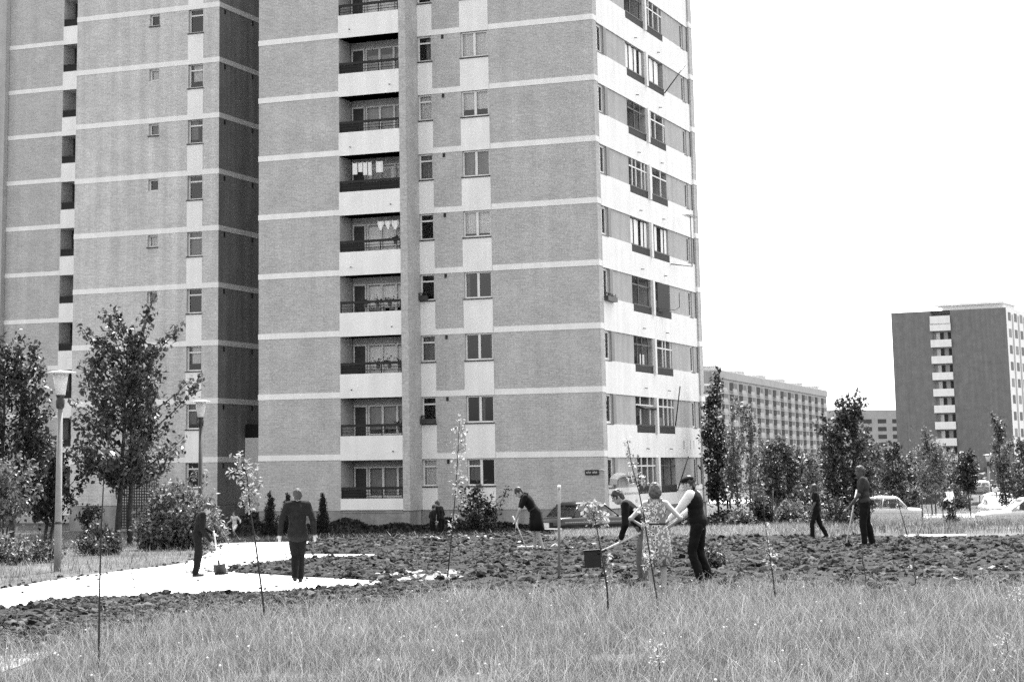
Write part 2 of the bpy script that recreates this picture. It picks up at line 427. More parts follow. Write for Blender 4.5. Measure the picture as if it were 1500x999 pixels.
# clods of dug earth
def icos():
    t = (1 + 5 ** .5) / 2
    v = np.array([(-1, t, 0), (1, t, 0), (-1, -t, 0), (1, -t, 0), (0, -1, t), (0, 1, t), (0, -1, -t), (0, 1, -t), (t, 0, -1), (t, 0, 1), (-t, 0, -1), (-t, 0, 1)], float)
    f = np.array([(0, 11, 5), (0, 5, 1), (0, 1, 7), (0, 7, 10), (0, 10, 11), (1, 5, 9), (5, 11, 4), (11, 10, 2), (10, 7, 6), (7, 1, 8), (3, 9, 4), (3, 4, 2), (3, 2, 6), (3, 6, 8), (3, 8, 9), (4, 9, 5), (2, 4, 11), (6, 2, 10), (8, 6, 7), (9, 8, 1)])
    return v / np.linalg.norm(v[0]), f
def clods(name, xy, smin, smax, m, lift=0.0, flat=.95, pw=2.0, lp=1.0):
    v, f = icos(); n = len(xy)
    s = smin + (smax - smin) * NR.random(n) ** pw
    V = v[None] * (1 + NR.uniform(-.35, .35, (n, 12, 1))) * s[:, None, None] * np.array([1.15, 1.15, flat])
    a = NR.uniform(0, 6.28, n); c, sn = np.cos(a)[:, None], np.sin(a)[:, None]
    X = V[..., 0] * c - V[..., 1] * sn; Y = V[..., 0] * sn + V[..., 1] * c
    z = tz(xy[:, 0], xy[:, 1]) + s * .25 + lift + lp * np.maximum(0, lump(xy[:, 0], xy[:, 1]))
    P = np.stack([X + xy[:, 0:1], Y + xy[:, 1:2], V[..., 2] + z[:, None]], -1).reshape(-1, 3)
    F = (f[None] + 12 * np.arange(n)[:, None, None]).reshape(-1, 3)
    rn = np.repeat(np.where(NR.random(n) < .065, NR.uniform(1, 4, n), NR.random(n) ** 2), 20)
    return tag(link(name, np_mesh(name, P, F, {'rnd': rn}), None, m), kind='stuff')
clods('soil_clods', patchy(scatter(bedW, 120000), 1.1, .55, 41), .008, .042, MT['clod'])
clods('soil_clods', patchy(scatter(bedW, 15000), 1.7, .4, 42), .025, .09, MT['clod'])
clods('soil_clods', patchy(scatter(nearW, 44000), 1.0, .55, 43), .007, .036, MT['clod'])
clods('soil_clods', patchy(scatter(nearW, 4600), 1.5, .4, 44), .025, .075, MT['clod'])
clods('soil_clods', scatter(pathW, 260), .008, .035, MT['clod'], lp=0)

ed = np.array(pathW); k_ = NR.integers(0, len(ed), 1500); clods('soil_clods', ed[k_] + NR.normal(0, 1, (1500, 2)) * np.array([.22, .55]), .008, .045, MT['clod'], lp=0)

def stone(px, py, s, label, group):
    g = gnd(px, py); v, f = icos(); mb = bmesh.new()
    vs_ = [mb.verts.new(Vector(p) * random.uniform(.6, 1.2)) for p in v]
    for q in f: mb.faces.new([vs_[i] for i in q])
    bmesh.ops.subdivide_edges(mb, edges=mb.edges[:], cuts=1, smooth=.1)
    s *= .78
    for w in mb.verts: w.co *= random.uniform(.85, 1.12)
    me = bpy.data.meshes.new('stone'); mb.to_mesh(me); mb.free()
    o = link('stone', me, None, MT['stone']); o.location = (g.x, g.y, g.z + s * .35)
    o.scale = (s * random.uniform(.9, 1.5), s * random.uniform(.8, 1.1), s * random.uniform(.5, .8)); o.rotation_euler = (random.uniform(-.3, .3), random.uniform(-.3, .3), random.uniform(0, 6))
    tag(o, label, 'stone', group)
for k in range(62):
    t = k / 61; stone(555 + 135 * t + random.uniform(-4, 4), 850 - 2 * t + random.uniform(-7, 6), random.uniform(.06, .17), 'pale rubble stone in the white heap at the near edge of the dug bed', 'white rubble at the near edge of the bed')
for k in range(34):
    stone(random.uniform(595, 722), random.uniform(786.5, 793), random.uniform(.06, .15), 'pale stone in the row along the far edge of the dug bed', 'stones along the far edge of the bed')
for k in range(22):
    stone(random.uniform(752, 870), random.uniform(793, 806), random.uniform(.06, .16), 'white stone on the soil around the bending woman and the pale stake', 'stones around the pale stake')
for k in range(16):
    stone(random.uniform(1208, 1246), random.uniform(787, 792), random.uniform(.07, .16), 'white stone in the low heap behind the hoe of the man on the right', 'stones behind the hoe')
for k in range(24):
    t = random.random(); stone(1395 + 105 * t + random.uniform(-5, 5), 851 - 24 * t + random.uniform(-3, 5), random.uniform(.05, .12), 'pale stone scattered beside the grass at the right edge of the bed', 'stones at the right edge of the bed')
for k in range(18):
    stone(random.uniform(268, 345), random.uniform(833, 841), random.uniform(.05, .14), 'pale lump of rubble at the feet of the boy digging on the path', 'rubble at the digging boy')

# grass: real blades
def blades(name, xy, h, w, m, bend=.5, seg=2, clump=None):
    n = len(xy); hh = h * NR.uniform(.45, 1.25, n); ww = w * NR.uniform(.6, 1.3, n)
    a = NR.uniform(0, 6.28, n); d = np.c_[np.cos(a), np.sin(a)]
    b = NR.uniform(0, 6.28, n); lean = bend * hh * NR.uniform(.1, 1.3, n); ld = np.c_[np.cos(b), np.sin(b)] * lean[:, None]
    z0 = tz(xy[:, 0], xy[:, 1]); rows = []
    for i in range(seg + 1):
        t = i / seg; c = np.c_[xy + ld * (t ** 2)[..., None] if False else xy + ld * t ** 2, z0 - .02 + hh * t * (1 - .25 * bend * t)]
        wd = ww * (1 - t ** 1.5 * .92)
        rows.append((c - np.c_[d * wd[:, None] / 2, np.zeros(n)], c + np.c_[d * wd[:, None] / 2, np.zeros(n)]))
    V = np.stack([p for r in rows for p in r], 1).reshape(-1, 3); k = 2 * (seg + 1)
    base = np.arange(n)[:, None] * k
    F = np.concatenate([np.stack([base[:, 0] + 2 * i, base[:, 0] + 2 * i + 1, base[:, 0] + 2 * i + 3, base[:, 0] + 2 * i + 2], 1)[:, None] for i in range(seg)], 1).reshape(-1, 4)
    rn = np.repeat(np.clip(NR.normal(.45, .25, n), 0, 1), seg)
    return tag(link(name, np_mesh(name, V, F, {'rnd': rn}), None, m), kind='stuff')
def wpoly(pix): return [(gnd(*p).x, gnd(*p).y) for p in pix]
MEADOW = [(-260, 1060), (-260, 980), (-60, 966), (60, 954), (150, 934), (250, 915), (330, 904), (420, 901), (560, 895), (650, 881), (700, 873), (850, 875), (1000, 872), (1150, 866), (1300, 873), (1420, 868), (1760, 858), (1760, 1060)]
mw = wpoly(MEADOW)
noP = wpoly([(-120, 962), (0, 953), (70, 948), (104, 953), (70, 968), (0, 988), (-120, 1014)])
xy = scatter(mw, 250000); xy = xy[~(inside(noP, xy[:, 0], xy[:, 1]) & (NR.random(len(xy)) < .62))]; xy = patchy(xy, 1.3, .44, 3)
blades('meadow_grass', xy, .20, .0062, MT['gr_long'], .75, 3)
xy = patchy(scatter(mw, 90000), 1.2, .4, 5)
blades('meadow_grass', xy, .40, .0058, MT['gr_dry'], .7, 4)
xy = scatter(nearW, 4600); blades('meadow_grass', patchy(xy, 3, .45, 9), .16, .010, MT['gr_long'], .7, 2)
xy = scatter(bedW, 11000); blades('meadow_grass', patchy(xy, 4, .3, 11), .13, .012, MT['gr_long'], .7, 2)
LAWN = [(-120, 873), (0, 861), (100, 844), (200, 832), (262, 824), (290, 816), (318, 801), (335, 792), (480, 791.5), (520, 788), (330, 783), (200, 781), (0, 779), (-120, 779)]
lw = wpoly(LAWN)
blades('lawn_grass', patchy(scatter(lw, 42000), 3, .75, 4), .15, .013, MT['gr_dry'], .6, 2)
blades('lawn_grass', patchy(scatter(lw, 9000), 2, .4, 6), .34, .016, MT['gr_long'], .6, 2)
RIGHT = [(8.5, 64), (10, 53.2), (30, 53.2), (40, 60.5), (52, 100), (62, 160), (18, 160), (15, 100)]
blades('rough_grass', patchy(scatter(RIGHT, 60000), 4, .75, 8), .24, .022, MT['gr_dry'], .6, 2)
blades('rough_grass', patchy(scatter([(9, 53), (30, 53), (40, 84), (13, 84)], 42000), 3, .7, 18), .30, .017, MT['gr_long'], .6, 2)
blades('rough_grass', scatter([(3, 54), (10, 53), (12, 68), (4.5, 69)], 16000), .2, .016, MT['gr_dry'], .6, 2)
TALL = [(17.5, 84), (22, 78), (36, 78), (40, 92), (20, 92.5)]
blades('rough_grass', patchy(scatter(TALL, 26000), 3, .8, 28), .85, .022, MT['gr_dry'], .6, 3)
blades('rough_grass', patchy(scatter([(18, 70), (34, 68), (38, 78), (20, 78)], 16000), 3, .7, 29), .45, .02, MT['gr_long'], .6, 3)
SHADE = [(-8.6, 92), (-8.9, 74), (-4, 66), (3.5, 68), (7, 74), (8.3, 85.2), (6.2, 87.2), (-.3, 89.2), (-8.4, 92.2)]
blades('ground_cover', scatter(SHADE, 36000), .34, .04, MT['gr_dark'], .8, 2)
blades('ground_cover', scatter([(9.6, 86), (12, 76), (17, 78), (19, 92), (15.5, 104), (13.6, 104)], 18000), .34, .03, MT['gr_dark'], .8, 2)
n = 130; xy = scatter(mw, n); z = tz(xy[:, 0], xy[:, 1]) + NR.uniform(.12, .34, n); v, f = icos()
V = (v[None] * NR.uniform(.006, .013, (n, 1, 1)) + np.c_[xy, z][:, None]).reshape(-1, 3)
tag(link('meadow_blossoms', np_mesh('meadow_blossoms', V, (f[None] + 12 * np.arange(n)[:, None, None]).reshape(-1, 3)), None, MT['flower']), kind='stuff')
# ------------------------------------------------------------------ buildings
TH = R(22.818)
CORNER = (7.443, 88.136)
BLOCKC = (-10.083, 96.567)
ZB = [2.645 + 2.75 * (i - 1) for i in range(13)]        # floor levels (top of each concrete band)
BR = random.Random(21)

def facade(mb, O, U, N, a0, a1, z0, z1, ops, depth=.25, m=0, mr=0):
    """wall sheet with real openings: O origin, U along, N inward; ops = [(a0, a1, z0, z1)] with reveals of that depth"""
    O, U, N = Vector(O), Vector(U), Vector(N)
    A = sorted({a0, a1} | {a for o in ops for a in o[:2] if a0 < a < a1}); Z = sorted({z0, z1} | {z for o in ops for z in o[2:4] if z0 < z < z1})
    P = lambda a, z, d=0: O + U * a + N * d + Vector((0, 0, z))
    hole = lambda a, z: any(o[0] < a < o[1] and o[2] < z < o[3] for o in ops)
    for j in range(len(Z) - 1):
        i = 0
        while i < len(A) - 1:
            zc = (Z[j] + Z[j + 1]) / 2
            if hole((A[i] + A[i + 1]) / 2, zc): i += 1; continue
            k = i
            while k + 1 < len(A) - 1 and not hole((A[k + 1] + A[k + 2]) / 2, zc): k += 1
            mb.face([P(A[i], Z[j]), P(A[k + 1], Z[j]), P(A[k + 1], Z[j + 1]), P(A[i], Z[j + 1])], m); i = k + 1
    for (b0, b1, y0, y1) in ops:
        for q in (((b0, y0), (b0, y1)), ((b1, y0), (b1, y1)), ((b0, y0), (b1, y0)), ((b0, y1), (b1, y1))):
            mb.face([P(*q[0]), P(*q[1]), P(*q[1], depth), P(*q[0], depth)], mr)

def window(parent, O, U, N, a0, a1, z0, z1, kind='double', cur=None, d=.10, fw=.065, name='window', fm='frame', sill=True):
    """window = frame (part) > pane, curtain (sub-parts); kind: single, double, transom, small"""
    O, U, N = Vector(O), Vector(U), Vector(N); up = Vector((0, 0, 1))
    mb = MB(); e = .003
    def bar(b0, b1, y0, y1, dd=0.0, t=.06): mb.prism(O + U * b0 + N * (d + dd) + up * y0, U * (b1 - b0), up * (y1 - y0), N * t)
    b0, b1, y0, y1 = a0 + e, a1 - e, z0 + e, z1 - e
    bar(b0, b0 + fw, y0, y1); bar(b1 - fw, b1, y0, y1); bar(b0 + fw, b1 - fw, y0, y0 + fw); bar(b0 + fw, b1 - fw, y1 - fw, y1)
    mid = (b0 + b1) / 2
    if kind == 'double': bar(mid - .055, mid + .055, y0 + fw, y1 - fw, -.015, .07)
    if kind == 'transom': bar(b0 + fw, b1 - fw, y1 - .36, y1 - .29, -.01)
    if kind == 'doubletransom': bar(mid - .055, mid + .055, y0 + fw, y1 - fw, -.015, .07); bar(b0 + fw, mid - .055, y1 - .36, y1 - .30, -.01)
    f = mb.build(name, MT[fm], parent)
    g = MB(); q = d + .03
    g.face([O + U * (b0 + .02) + N * q + up * (y0 + .02), O + U * (b1 - .02) + N * q + up * (y0 + .02), O + U * (b1 - .02) + N * q + up * (y1 - .02), O + U * (b0 + .02) + N * q + up * (y1 - .02)])
    g.build('pane', MT['glass'], f)
    if cur:
        cm, lo, hi, drop = cur[:4]; gap = cur[4] if len(cur) > 4 else 0.0                               # share of the width that is covered, and how far down it hangs
        c = MB(); q = d + .16; n = 14
        x0 = b0 + (b1 - b0) * lo; x1 = b0 + (b1 - b0) * hi; yb = y1 - (y1 - y0) * drop
        for k in range(n):
            p0 = O + U * (x0 + (x1 - x0) * k / n) + N * (q + .03 * math.sin(k * 2.3)); p1 = O + U * (x0 + (x1 - x0) * (k + 1) / n) + N * (q + .03 * math.sin((k + 1) * 2.3))
            c.face([p0 + up * yb, p1 + up * yb, p1 + up * (y1 - gap), p0 + up * (y1 - gap)])
        c.build('curtain', MT[cm], f)
    if sill:
        s = MB(); s.prism(O + U * (a0 - .04) - N * .06 + up * (z0 - .055), U * (a1 - a0 + .08), up * .05, N * (.06 + .1)); s.build('sill', MT['frame_dark'], f)
    return f

X, Y = Vector((1, 0, 0)), Vector((0, 1, 0))
# ---- the main tower: local x runs right along the front to the corner (x = 0), local y runs back
TW = thing('apartment_tower', 'tall brick apartment tower with white balcony parapets and floor bands, nearest and largest', 'apartment tower', (CORNER[0], CORNER[1], 0), -TH)
REC, GB = -1.36, -1.15
NF = 10                                               # floors with windows in view; two more blank floors above
TOP = ZB[12]
wall = MB()
ops_r = []
for i in range(NF):
    z, zt = ZB[i], ZB[i + 1] - .25
    ops_r += [(-8.50, -7.80, z + 1.31, zt), (-6.36, -5.04, z + 1.31, zt)]
facade(wall, (0, 0, 0), X, Y, -8.56, 0, .17, TOP, ops_r, .22)
# balcony back wall in the same plane, with door and window band
ops_b = []
for i in range(NF):
    z, zt = ZB[i], ZB[i + 1] - .25
    ops_b += [(-11.86, -11.22, z + .05, z + 2.2), (-11.16, -9.0, z + .85, z + 2.2)]
facade(wall, (0, .02, 0), X, Y, -11.90, -8.56, .17, TOP, ops_b, .2, 1, 1)
ops_l = [(-11.88, -8.84, ZB[i] + (-.27 if i else .19), ZB[i + 1] - .27) for i in range(NF)]
facade(wall, (0, REC, 0), X, Y, -16.02, -8.84, .17, TOP, ops_l, 1.30)
wall.prism((-8.84, REC - .05, .17), (.34, 0, 0), (0, 1.36 + .04, 0), (0, 0, TOP - .17))          # pillar beside the balconies
wall.face([(-16.02, REC, GB), (-16.02, 16.4, GB), (-16.02, 16.4, TOP), (-16.02, REC, TOP)], 3)   # hidden side, darkened so less light bounces into the gap; then the back
wall.face([(-16.02, 16.4, GB), (0, 16.4, GB), (0, 16.4, TOP), (-16.02, 16.4, TOP)])
# right-hand face
G2 = dict(w1=(.56, 1.40), lo1=(4.92, 7.78), lo2=(8.20, 11.12), w2=(14.45, 15.05))
ops_g = []
for i in range(NF):
    z, zt = ZB[i], ZB[i + 1] - .29
    ops_g += [(G2['w1'][0], G2['w1'][1], z + 1.17, zt), (G2['lo1'][0], G2['lo1'][1], z + .82, zt), (G2['lo2'][0], G2['lo2'][1], z + .82, zt), (G2['w2'][0], G2['w2'][1], z + 1.17, zt)]
facade(wall, (0, 0, 0), Y, -X, 0, .5, .17, TOP, [], .2)
facade(wall, (0, 0, 0), Y, -X, 15.7, 16.4, .17, TOP, [], .2)
wall.prism((.002, 15.72, .17), (.10, 0, 0), (0, .66, 0), (0, 0, TOP - .17))
facade(wall, (-.03, 0, 0), Y, -X, .5, 15.7, .17, TOP, ops_g, 1.2, 2, 1)
wall.build('wall', [MT['brick'], MT['grey'], MT['grey'], MT['brick_dark']], TW)
pl = MB(); pl.box(-16.0, -8.57, REC + .03, 0, GB, .168); pl.box(-8.568, -.03, .03, 1, GB, .166); pl.box(-1, -.03, 1.001, 16.3, GB, .166); pl.build('plinth', MT['plinth'], TW)
rf = MB(); rf.box(-16.0, -.05, .3, 16.3, TOP - .3, TOP - .02); rf.box(-16.0, -8.9, REC + .1, .298, TOP - .3, TOP - .02); rf.build('roof', MT['roof'], TW)
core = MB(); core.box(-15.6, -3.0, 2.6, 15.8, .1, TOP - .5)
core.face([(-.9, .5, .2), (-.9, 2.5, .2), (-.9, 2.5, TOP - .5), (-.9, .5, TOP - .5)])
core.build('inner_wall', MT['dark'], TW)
for i in range(1, 12):
    s = MB(); z = ZB[i]; s.box(-15.9, -.06, .06, 16.2, z - .22, z - .03); s.box(-15.9, -8.86, REC + .14, .058, z - .22, z - .03); s.build('floor_slab', MT['slab'], TW)
    pr = .02
    def band(f):
        b = MB(); f(b); b.build('floor_band', MT['white'], TW)
    band(lambda b: b.box(-16.04, -11.9, REC - pr, REC + .05, z - .25, z))
    band(lambda b: b.box(-7.78, -6.4, -pr, .05, z - .25, z))
    band(lambda b: b.loft([[(-4.98, -pr, q), (pr, -pr, q), (pr, .52, q), (0, .52, q), (0, .05, q), (-4.98, .05, q)] for q in (z - .25, z)], 0, True, False))
    band(lambda b: b.loft([[(0, 15.68, q), (.124, 15.68, q), (.124, 16.4, q), (.1, 16.4, q), (.1, 15.72, q), (0, 15.72, q)] for q in (z - .25, z)], 0, True, False))
CURT = [None, ('curtain', 0, 1, 1), ('curtain2', 0, 1, 1), ('curtain', .0, .5, .95), ('curtain2', .5, 1, 1), None, ('curtain2', 0, .3, 1)]
front_cur = {9: ('curtain2', 0, 1, 1), 8: ('curtain', 0, 1, .9), 7: ('curtain', 0, 1, .92), 6: ('curtain', 0, 1, .7), 5: ('curtain2', 0, 1, .97), 4: ('curtain', 0, 1, .85), 3: ('curtain2', .0, .14, 1), 2: ('curtain2', .86, 1, 1), 1: ('curtain2', .38, .62, 1), 0: ('curtain2', 0, .45, .8)}
for i in range(NF):
    z, zt = ZB[i], ZB[i + 1] - .25; zl = z - .25 if i else .17
    for a, b_ in ((-8.54, -7.78), (-6.40, -5.0)):
        s = MB(); s.box(a, b_, -.018, .05, zl, z + 1.245); s.build('spandrel_panel', MT['white'], TW)
    window(TW, (0, 0, 0), X, Y, -8.50, -7.80, z + 1.31, zt, 'transom', BR.choice(CURT), fm='frame' if i % 3 else 'frame')
    window(TW, (0, 0, 0), X, Y, -6.36, -5.04, z + 1.31, zt, 'doubletransom' if i == 0 else 'double', front_cur.get(i))
    v_ = MB(); v_.box(-7.30, -7.19, -.03, .02, zt - .21, zt - .03); v_.build('vent', MT['rail'], TW)
    # balcony: parapet, railing, side cheek, ceiling edge, door, window band
    pb = MB(); pb.box(-11.9, -8.845, REC - .02, REC + .10, zl - .02 if i else .2, z + .80); pb.build('balcony_parapet', MT['white'], TW)
    fl = MB(); fl.box(-11.88, -8.845, REC + .102, .0, z - .2, z - .02); fl.build('balcony_floor', MT['slab'], TW)
    r = MB(); r.box(-11.86, -8.85, REC + .0, REC + .08, z + 1.20, z + 1.31)
    for a in (-11.84, -10.86, -9.87, -8.90): r.box(a - .018, a + .018, REC + .02, REC + .06, z + .8, z + 1.2)
    r.box(-11.86, -8.85, REC + .02, REC + .05, z + .94, z + .965); r.box(-11.86, -8.85, REC + .02, REC + .05, z + 1.07, z + 1.09)
    r.build('railing', MT['rail'], TW)
    if i not in (9, 8, 3, 1):
        q = MB(); q.box(-11.86, -11.86 + (3.0 if i == 5 else .85), REC + .052, REC + .066, z + .82, z + 1.19); q.build('railing_panel', MT['mesh'], TW)
    dm = MB()
    for a in (-11.86, -11.26): dm.box(a, a + .06, .0, .1, z + .05, z + 2.2)
    dm.box(-11.80, -11.26, .0, .1, z + 2.12, z + 2.2); dm.box(-11.80, -11.26, .04, .08, z + .05, z + 2.12, 1)
    dm.build('balcony_door', [MT['frame'], MT['door']], TW)
    wb = window(TW, (0, .02, 0), X, Y, -11.16, -9.0, z + .85, z + 2.2, 'none', ('curtain' if i in (9, 8, 5, 4, 2, 3) else 'curtain2', 0, 1, .82 if i % 2 else .95, .34 if i in (9, 8, 7) else .12), d=.02, name='balcony_window', sill=False)
    m2 = MB()
    for k in (1, 2): a = -11.16 + 2.16 * k / 3; m2.box(a - .05, a + .05, .03, .1, z + .91, z + 2.14)
    m2.build('mullion', MT['frame'], wb)
    # right-hand face
    pw = MB(); pw.prism((.0, .5, z - .29 if i else .17), (.02, 0, 0), (0, 15.2, 0), (0, 0, (1.11 if i else .65)))
    for a, b_ in ((.5, G2['lo1'][0]), (G2['lo2'][1], 15.7)): pw.prism((.0, a, z + .82), (.02, 0, 0), (0, b_ - a, 0), (0, 0, .33))
    pw.build('parapet', MT['white'], TW)
    fn = MB(); fn.prism((-.02, 7.85, z + .82), (.14, 0, 0), (0, .28, 0), (0, 0, 1.66)); fn.build('loggia_fin', MT['white'], TW)
    for a, b_ in (G2['lo1'], G2['lo2']):
        rr_ = MB(); rr_.prism((-.02, a + .02, z + 1.13), (.05, 0, 0), (0, b_ - a - .04, 0), (0, 0, .06)); rr_.prism((0, a + .02, z + .83), (.02, 0, 0), (0, b_ - a - .04, 0), (0, 0, .29), 1)
        rr_.build('loggia_railing', [MT['rail'], MT['mesh']], TW)
        bw_ = MB(); bw_.face([(-1.2, a - .2, z), (-1.2, b_ + .2, z), (-1.2, b_ + .2, z + 2.7), (-1.2, a - .2, z + 2.7)]); bw_.build('loggia_wall', MT['grey' if i > 6 else ('curtain2' if i in (3, 5) else 'cloth_grey')], TW)
        dw = MB(); c0 = a + .35
        dw.prism((-1.19, c0, z + .02), (.05, 0, 0), (0, .8, 0), (0, 0, 2.1), 0); dw.prism((-1.19, c0 + 1.0, z + .9), (.05, 0, 0), (0, 1.2, 0), (0, 0, 1.25), 0); dw.build('loggia_door', [MT['door']], TW)
    if i in (7, 4):
        for a, b_ in (G2['lo1'], G2['lo2']):                 # white blinds hung in the loggias
            n = 7
            for k in range(n):
                if BR.random() < .72:
                    w_ = (b_ - a) / n; bl = MB(); bl.prism((-.12 - .05 * (k % 2), a + k * w_, z + .9), (.012, 0, 0), (0, w_ * .9, 0), (0, 0, 1.5)); bl.build('loggia_blind', MT['blind'], TW)
    if i not in (7, 4):
        for a, b_ in (G2['lo1'], G2['lo2']):                 # glazing bars, screens and things kept in the loggias
            gl = MB(); k = BR.randint(2, 4)
            for q in range(k):
                x = a + (b_ - a) * (q + BR.uniform(.2, .8)) / k; gl.prism((-.06, x, z + 1.2), (.05, 0, 0), (0, .07, 0), (0, 0, 1.25))
            gl.prism((-.05, a + .02, z + 2.05), (.03, 0, 0), (0, b_ - a - .04, 0), (0, 0, .06)); gl.build('glazing_bars', MT['frame' if BR.random() < .5 else 'frame_dark'], TW)
            for q in range(BR.randint(1, 3)):
                x = a + BR.uniform(.1, b_ - a - .8); cl = MB(); cl.prism((-.5 - .1 * q, x, z + BR.uniform(.2, 1.1)), (.05, 0, 0), (0, BR.uniform(.3, .8), 0), (0, 0, BR.uniform(.8, 1.3))); cl.build('loggia_screen', MT[BR.choice(['dark', 'door', 'curtain', 'curtain2', 'rail'])], TW)
    window(TW, (-.03, 0, 0), Y, -X, G2['w1'][0], G2['w1'][1], z + 1.17, ZB[i + 1] - .29, 'single', None, d=.06, fw=.1)
    sh = MB(); sh.prism((-.02, 1.45, z + 1.17), (.05, 0, 0), (0, .42, 0), (0, 0, 1.28)); sh.build('shutter', MT['curtain2'], TW)
    window(TW, (-.03, 0, 0), Y, -X, G2['w2'][0], G2['w2'][1], z + 1.17, ZB[i + 1] - .29, 'single', None, d=.06, fw=.08)
# rain-water spouts on parapets
for i in range(1, NF):
    for a in ((-9.3 if i % 2 else -11.3),):
        s = MB(); s.tube([(a, REC + .05, ZB[i] + .12), (a, REC - .14, ZB[i] + .09)], .022, 6); s.build('water_spout', MT['iron'], TW)
    for a in (6.3, 10.1):
        s = MB(); s.tube([(.0, a, ZB[i] + .12), (.16, a, ZB[i] + .09)], .022, 6); s.build('water_spout', MT['iron'], TW)
def text_mesh(txt, size, m, parent, loc, rot, name='lettering'):
    cu = bpy.data.curves.new(name, 'FONT'); cu.body = txt; cu.size = size; cu.extrude = .004; cu.align_x = 'CENTER'; cu.align_y = 'CENTER'
    o = bpy.data.objects.new('tmp', cu); COL.objects.link(o); dg = bpy.context.evaluated_depsgraph_get(); me = bpy.data.meshes.new_from_object(o.evaluated_get(dg), depsgraph=dg); bpy.data.objects.remove(o)
    me.materials.clear(); me.name = name; o = link(name, me, parent, MT[m]); o.location = loc; o.rotation_euler = rot; return o
for a, t in ((12.55, '8'), (13.75, '1'), (14.35, '1')): text_mesh(t, .62, 'grey', TW, (.024, a, ZB[1] + .3), (R(90), 0, R(90)))

# ---- left block: two stages, the rear one taller-looking and further off
EB = thing('apartment_block', 'brick tower block on the left with a dark shaded side wall and small square windows', 'apartment tower', (BLOCKC[0], BLOCKC[1], 0), -TH)
wall = MB(); ops = []
for i in range(NF + 1):
    zt = ZB[i + 1]; ops += [(-1.72, -.90, zt - 1.44, zt - .22), (-3.92, -3.36, zt - .87, zt - .29)]
    if i == 0: ops += [(-6.1, -5.55, zt - 1.0, zt - .34)]
facade(wall, (0, 0, 0), X, Y, -8.13, 0, .42, TOP, ops, .22)
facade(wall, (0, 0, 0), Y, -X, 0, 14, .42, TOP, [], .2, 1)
facade(wall, (-8.13, 0, 0), Y, X, 0, 14, GB, TOP, [], .2)
wall.face([(-8.13, 14, GB), (0, 14, GB), (0, 14, TOP), (-8.13, 14, TOP)])
wall.build('wall', [MT['brick_pale'], MT['shaded_side_render']], EB)
pl = MB(); pl.box(-8.12, -.03, .03, 13.9, GB, .418); pl.build('plinth', MT['plinth'], EB)
rf = MB(); rf.box(-8.1, -.05, .1, 13.9, TOP - .3, TOP - .05); rf.build('roof', MT['roof'], EB)
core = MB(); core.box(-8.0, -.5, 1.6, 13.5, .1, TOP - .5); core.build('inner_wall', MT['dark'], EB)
for i in range(1, 12):
    z = ZB[i]
    b = MB(); b.box(-8.14, -1.74, -.02, .05, z - .25, z); b.build('floor_band', MT['white'], EB)
    b = MB(); b.loft([[(-.88, -.02, q), (.02, -.02, q), (.02, 14, q), (0, 14, q), (0, .05, q), (-.88, .05, q)] for q in (z - .25, z)], 0, True, False); b.build('floor_band', MT['white'], EB)
    s = MB(); s.box(-8.0, -.1, .06, 13.8, z - .22, z - .03); s.build('floor_slab', MT['slab'], EB)
for i in range(NF + 1):
    zt = ZB[i + 1]
    s = MB(); s.box(-1.74, -.88, -.018, .05, (ZB[i] - .25 if i else .42), zt - 1.50); s.build('spandrel_panel', MT['white'], EB)
    window(EB, (0, 0, 0), X, Y, -1.72, -.90, zt - 1.44, zt - .22, 'transom', [None, ('curtain', .2, .8, .7), ('curtain2', 0, 1, 1), ('curtain2', .0, .5, .8), None][(i * 3) % 5], d=.16)
    window(EB, (0, 0, 0), X, Y, -3.92, -3.36, zt - .87, zt - .29, 'small', [('curtain', 0, 1, 1), ('curtain2', 0, 1, 1), None][(i * 2 + 1) % 3], d=.16, sill=i % 2 == 0)
    for a in (.5, 3.4): v_ = MB(); v_.prism((-.02, a, zt - .52), (.05, 0, 0), (0, .12, 0), (0, 0, .22)); v_.build('vent', MT['rail'], EB)
window(EB, (0, 0, 0), X, Y, -6.1, -5.55, ZB[1] - 1.0, ZB[1] - .34, 'small', ('curtain2', 0, 1, 1))
sc_ = MB(); sc_.box(.03, 7.0, 4.3, 10, GB, TOP - 1); sc_.build('sky_blocking_core', MT['brick'], EB)  # added full-height core in the gap, keeps sky light off the side wall
pc = MB(); pc.box(.03, 2.2, 2.7, 4.29, GB, 3.55); pc.build('porch', MT['white'], EB)
po = MB(); po.box(.04, 2.1, 2.72, 4.28, 3.56, 4.2); po.build('porch_roof', MT['rail'], EB)

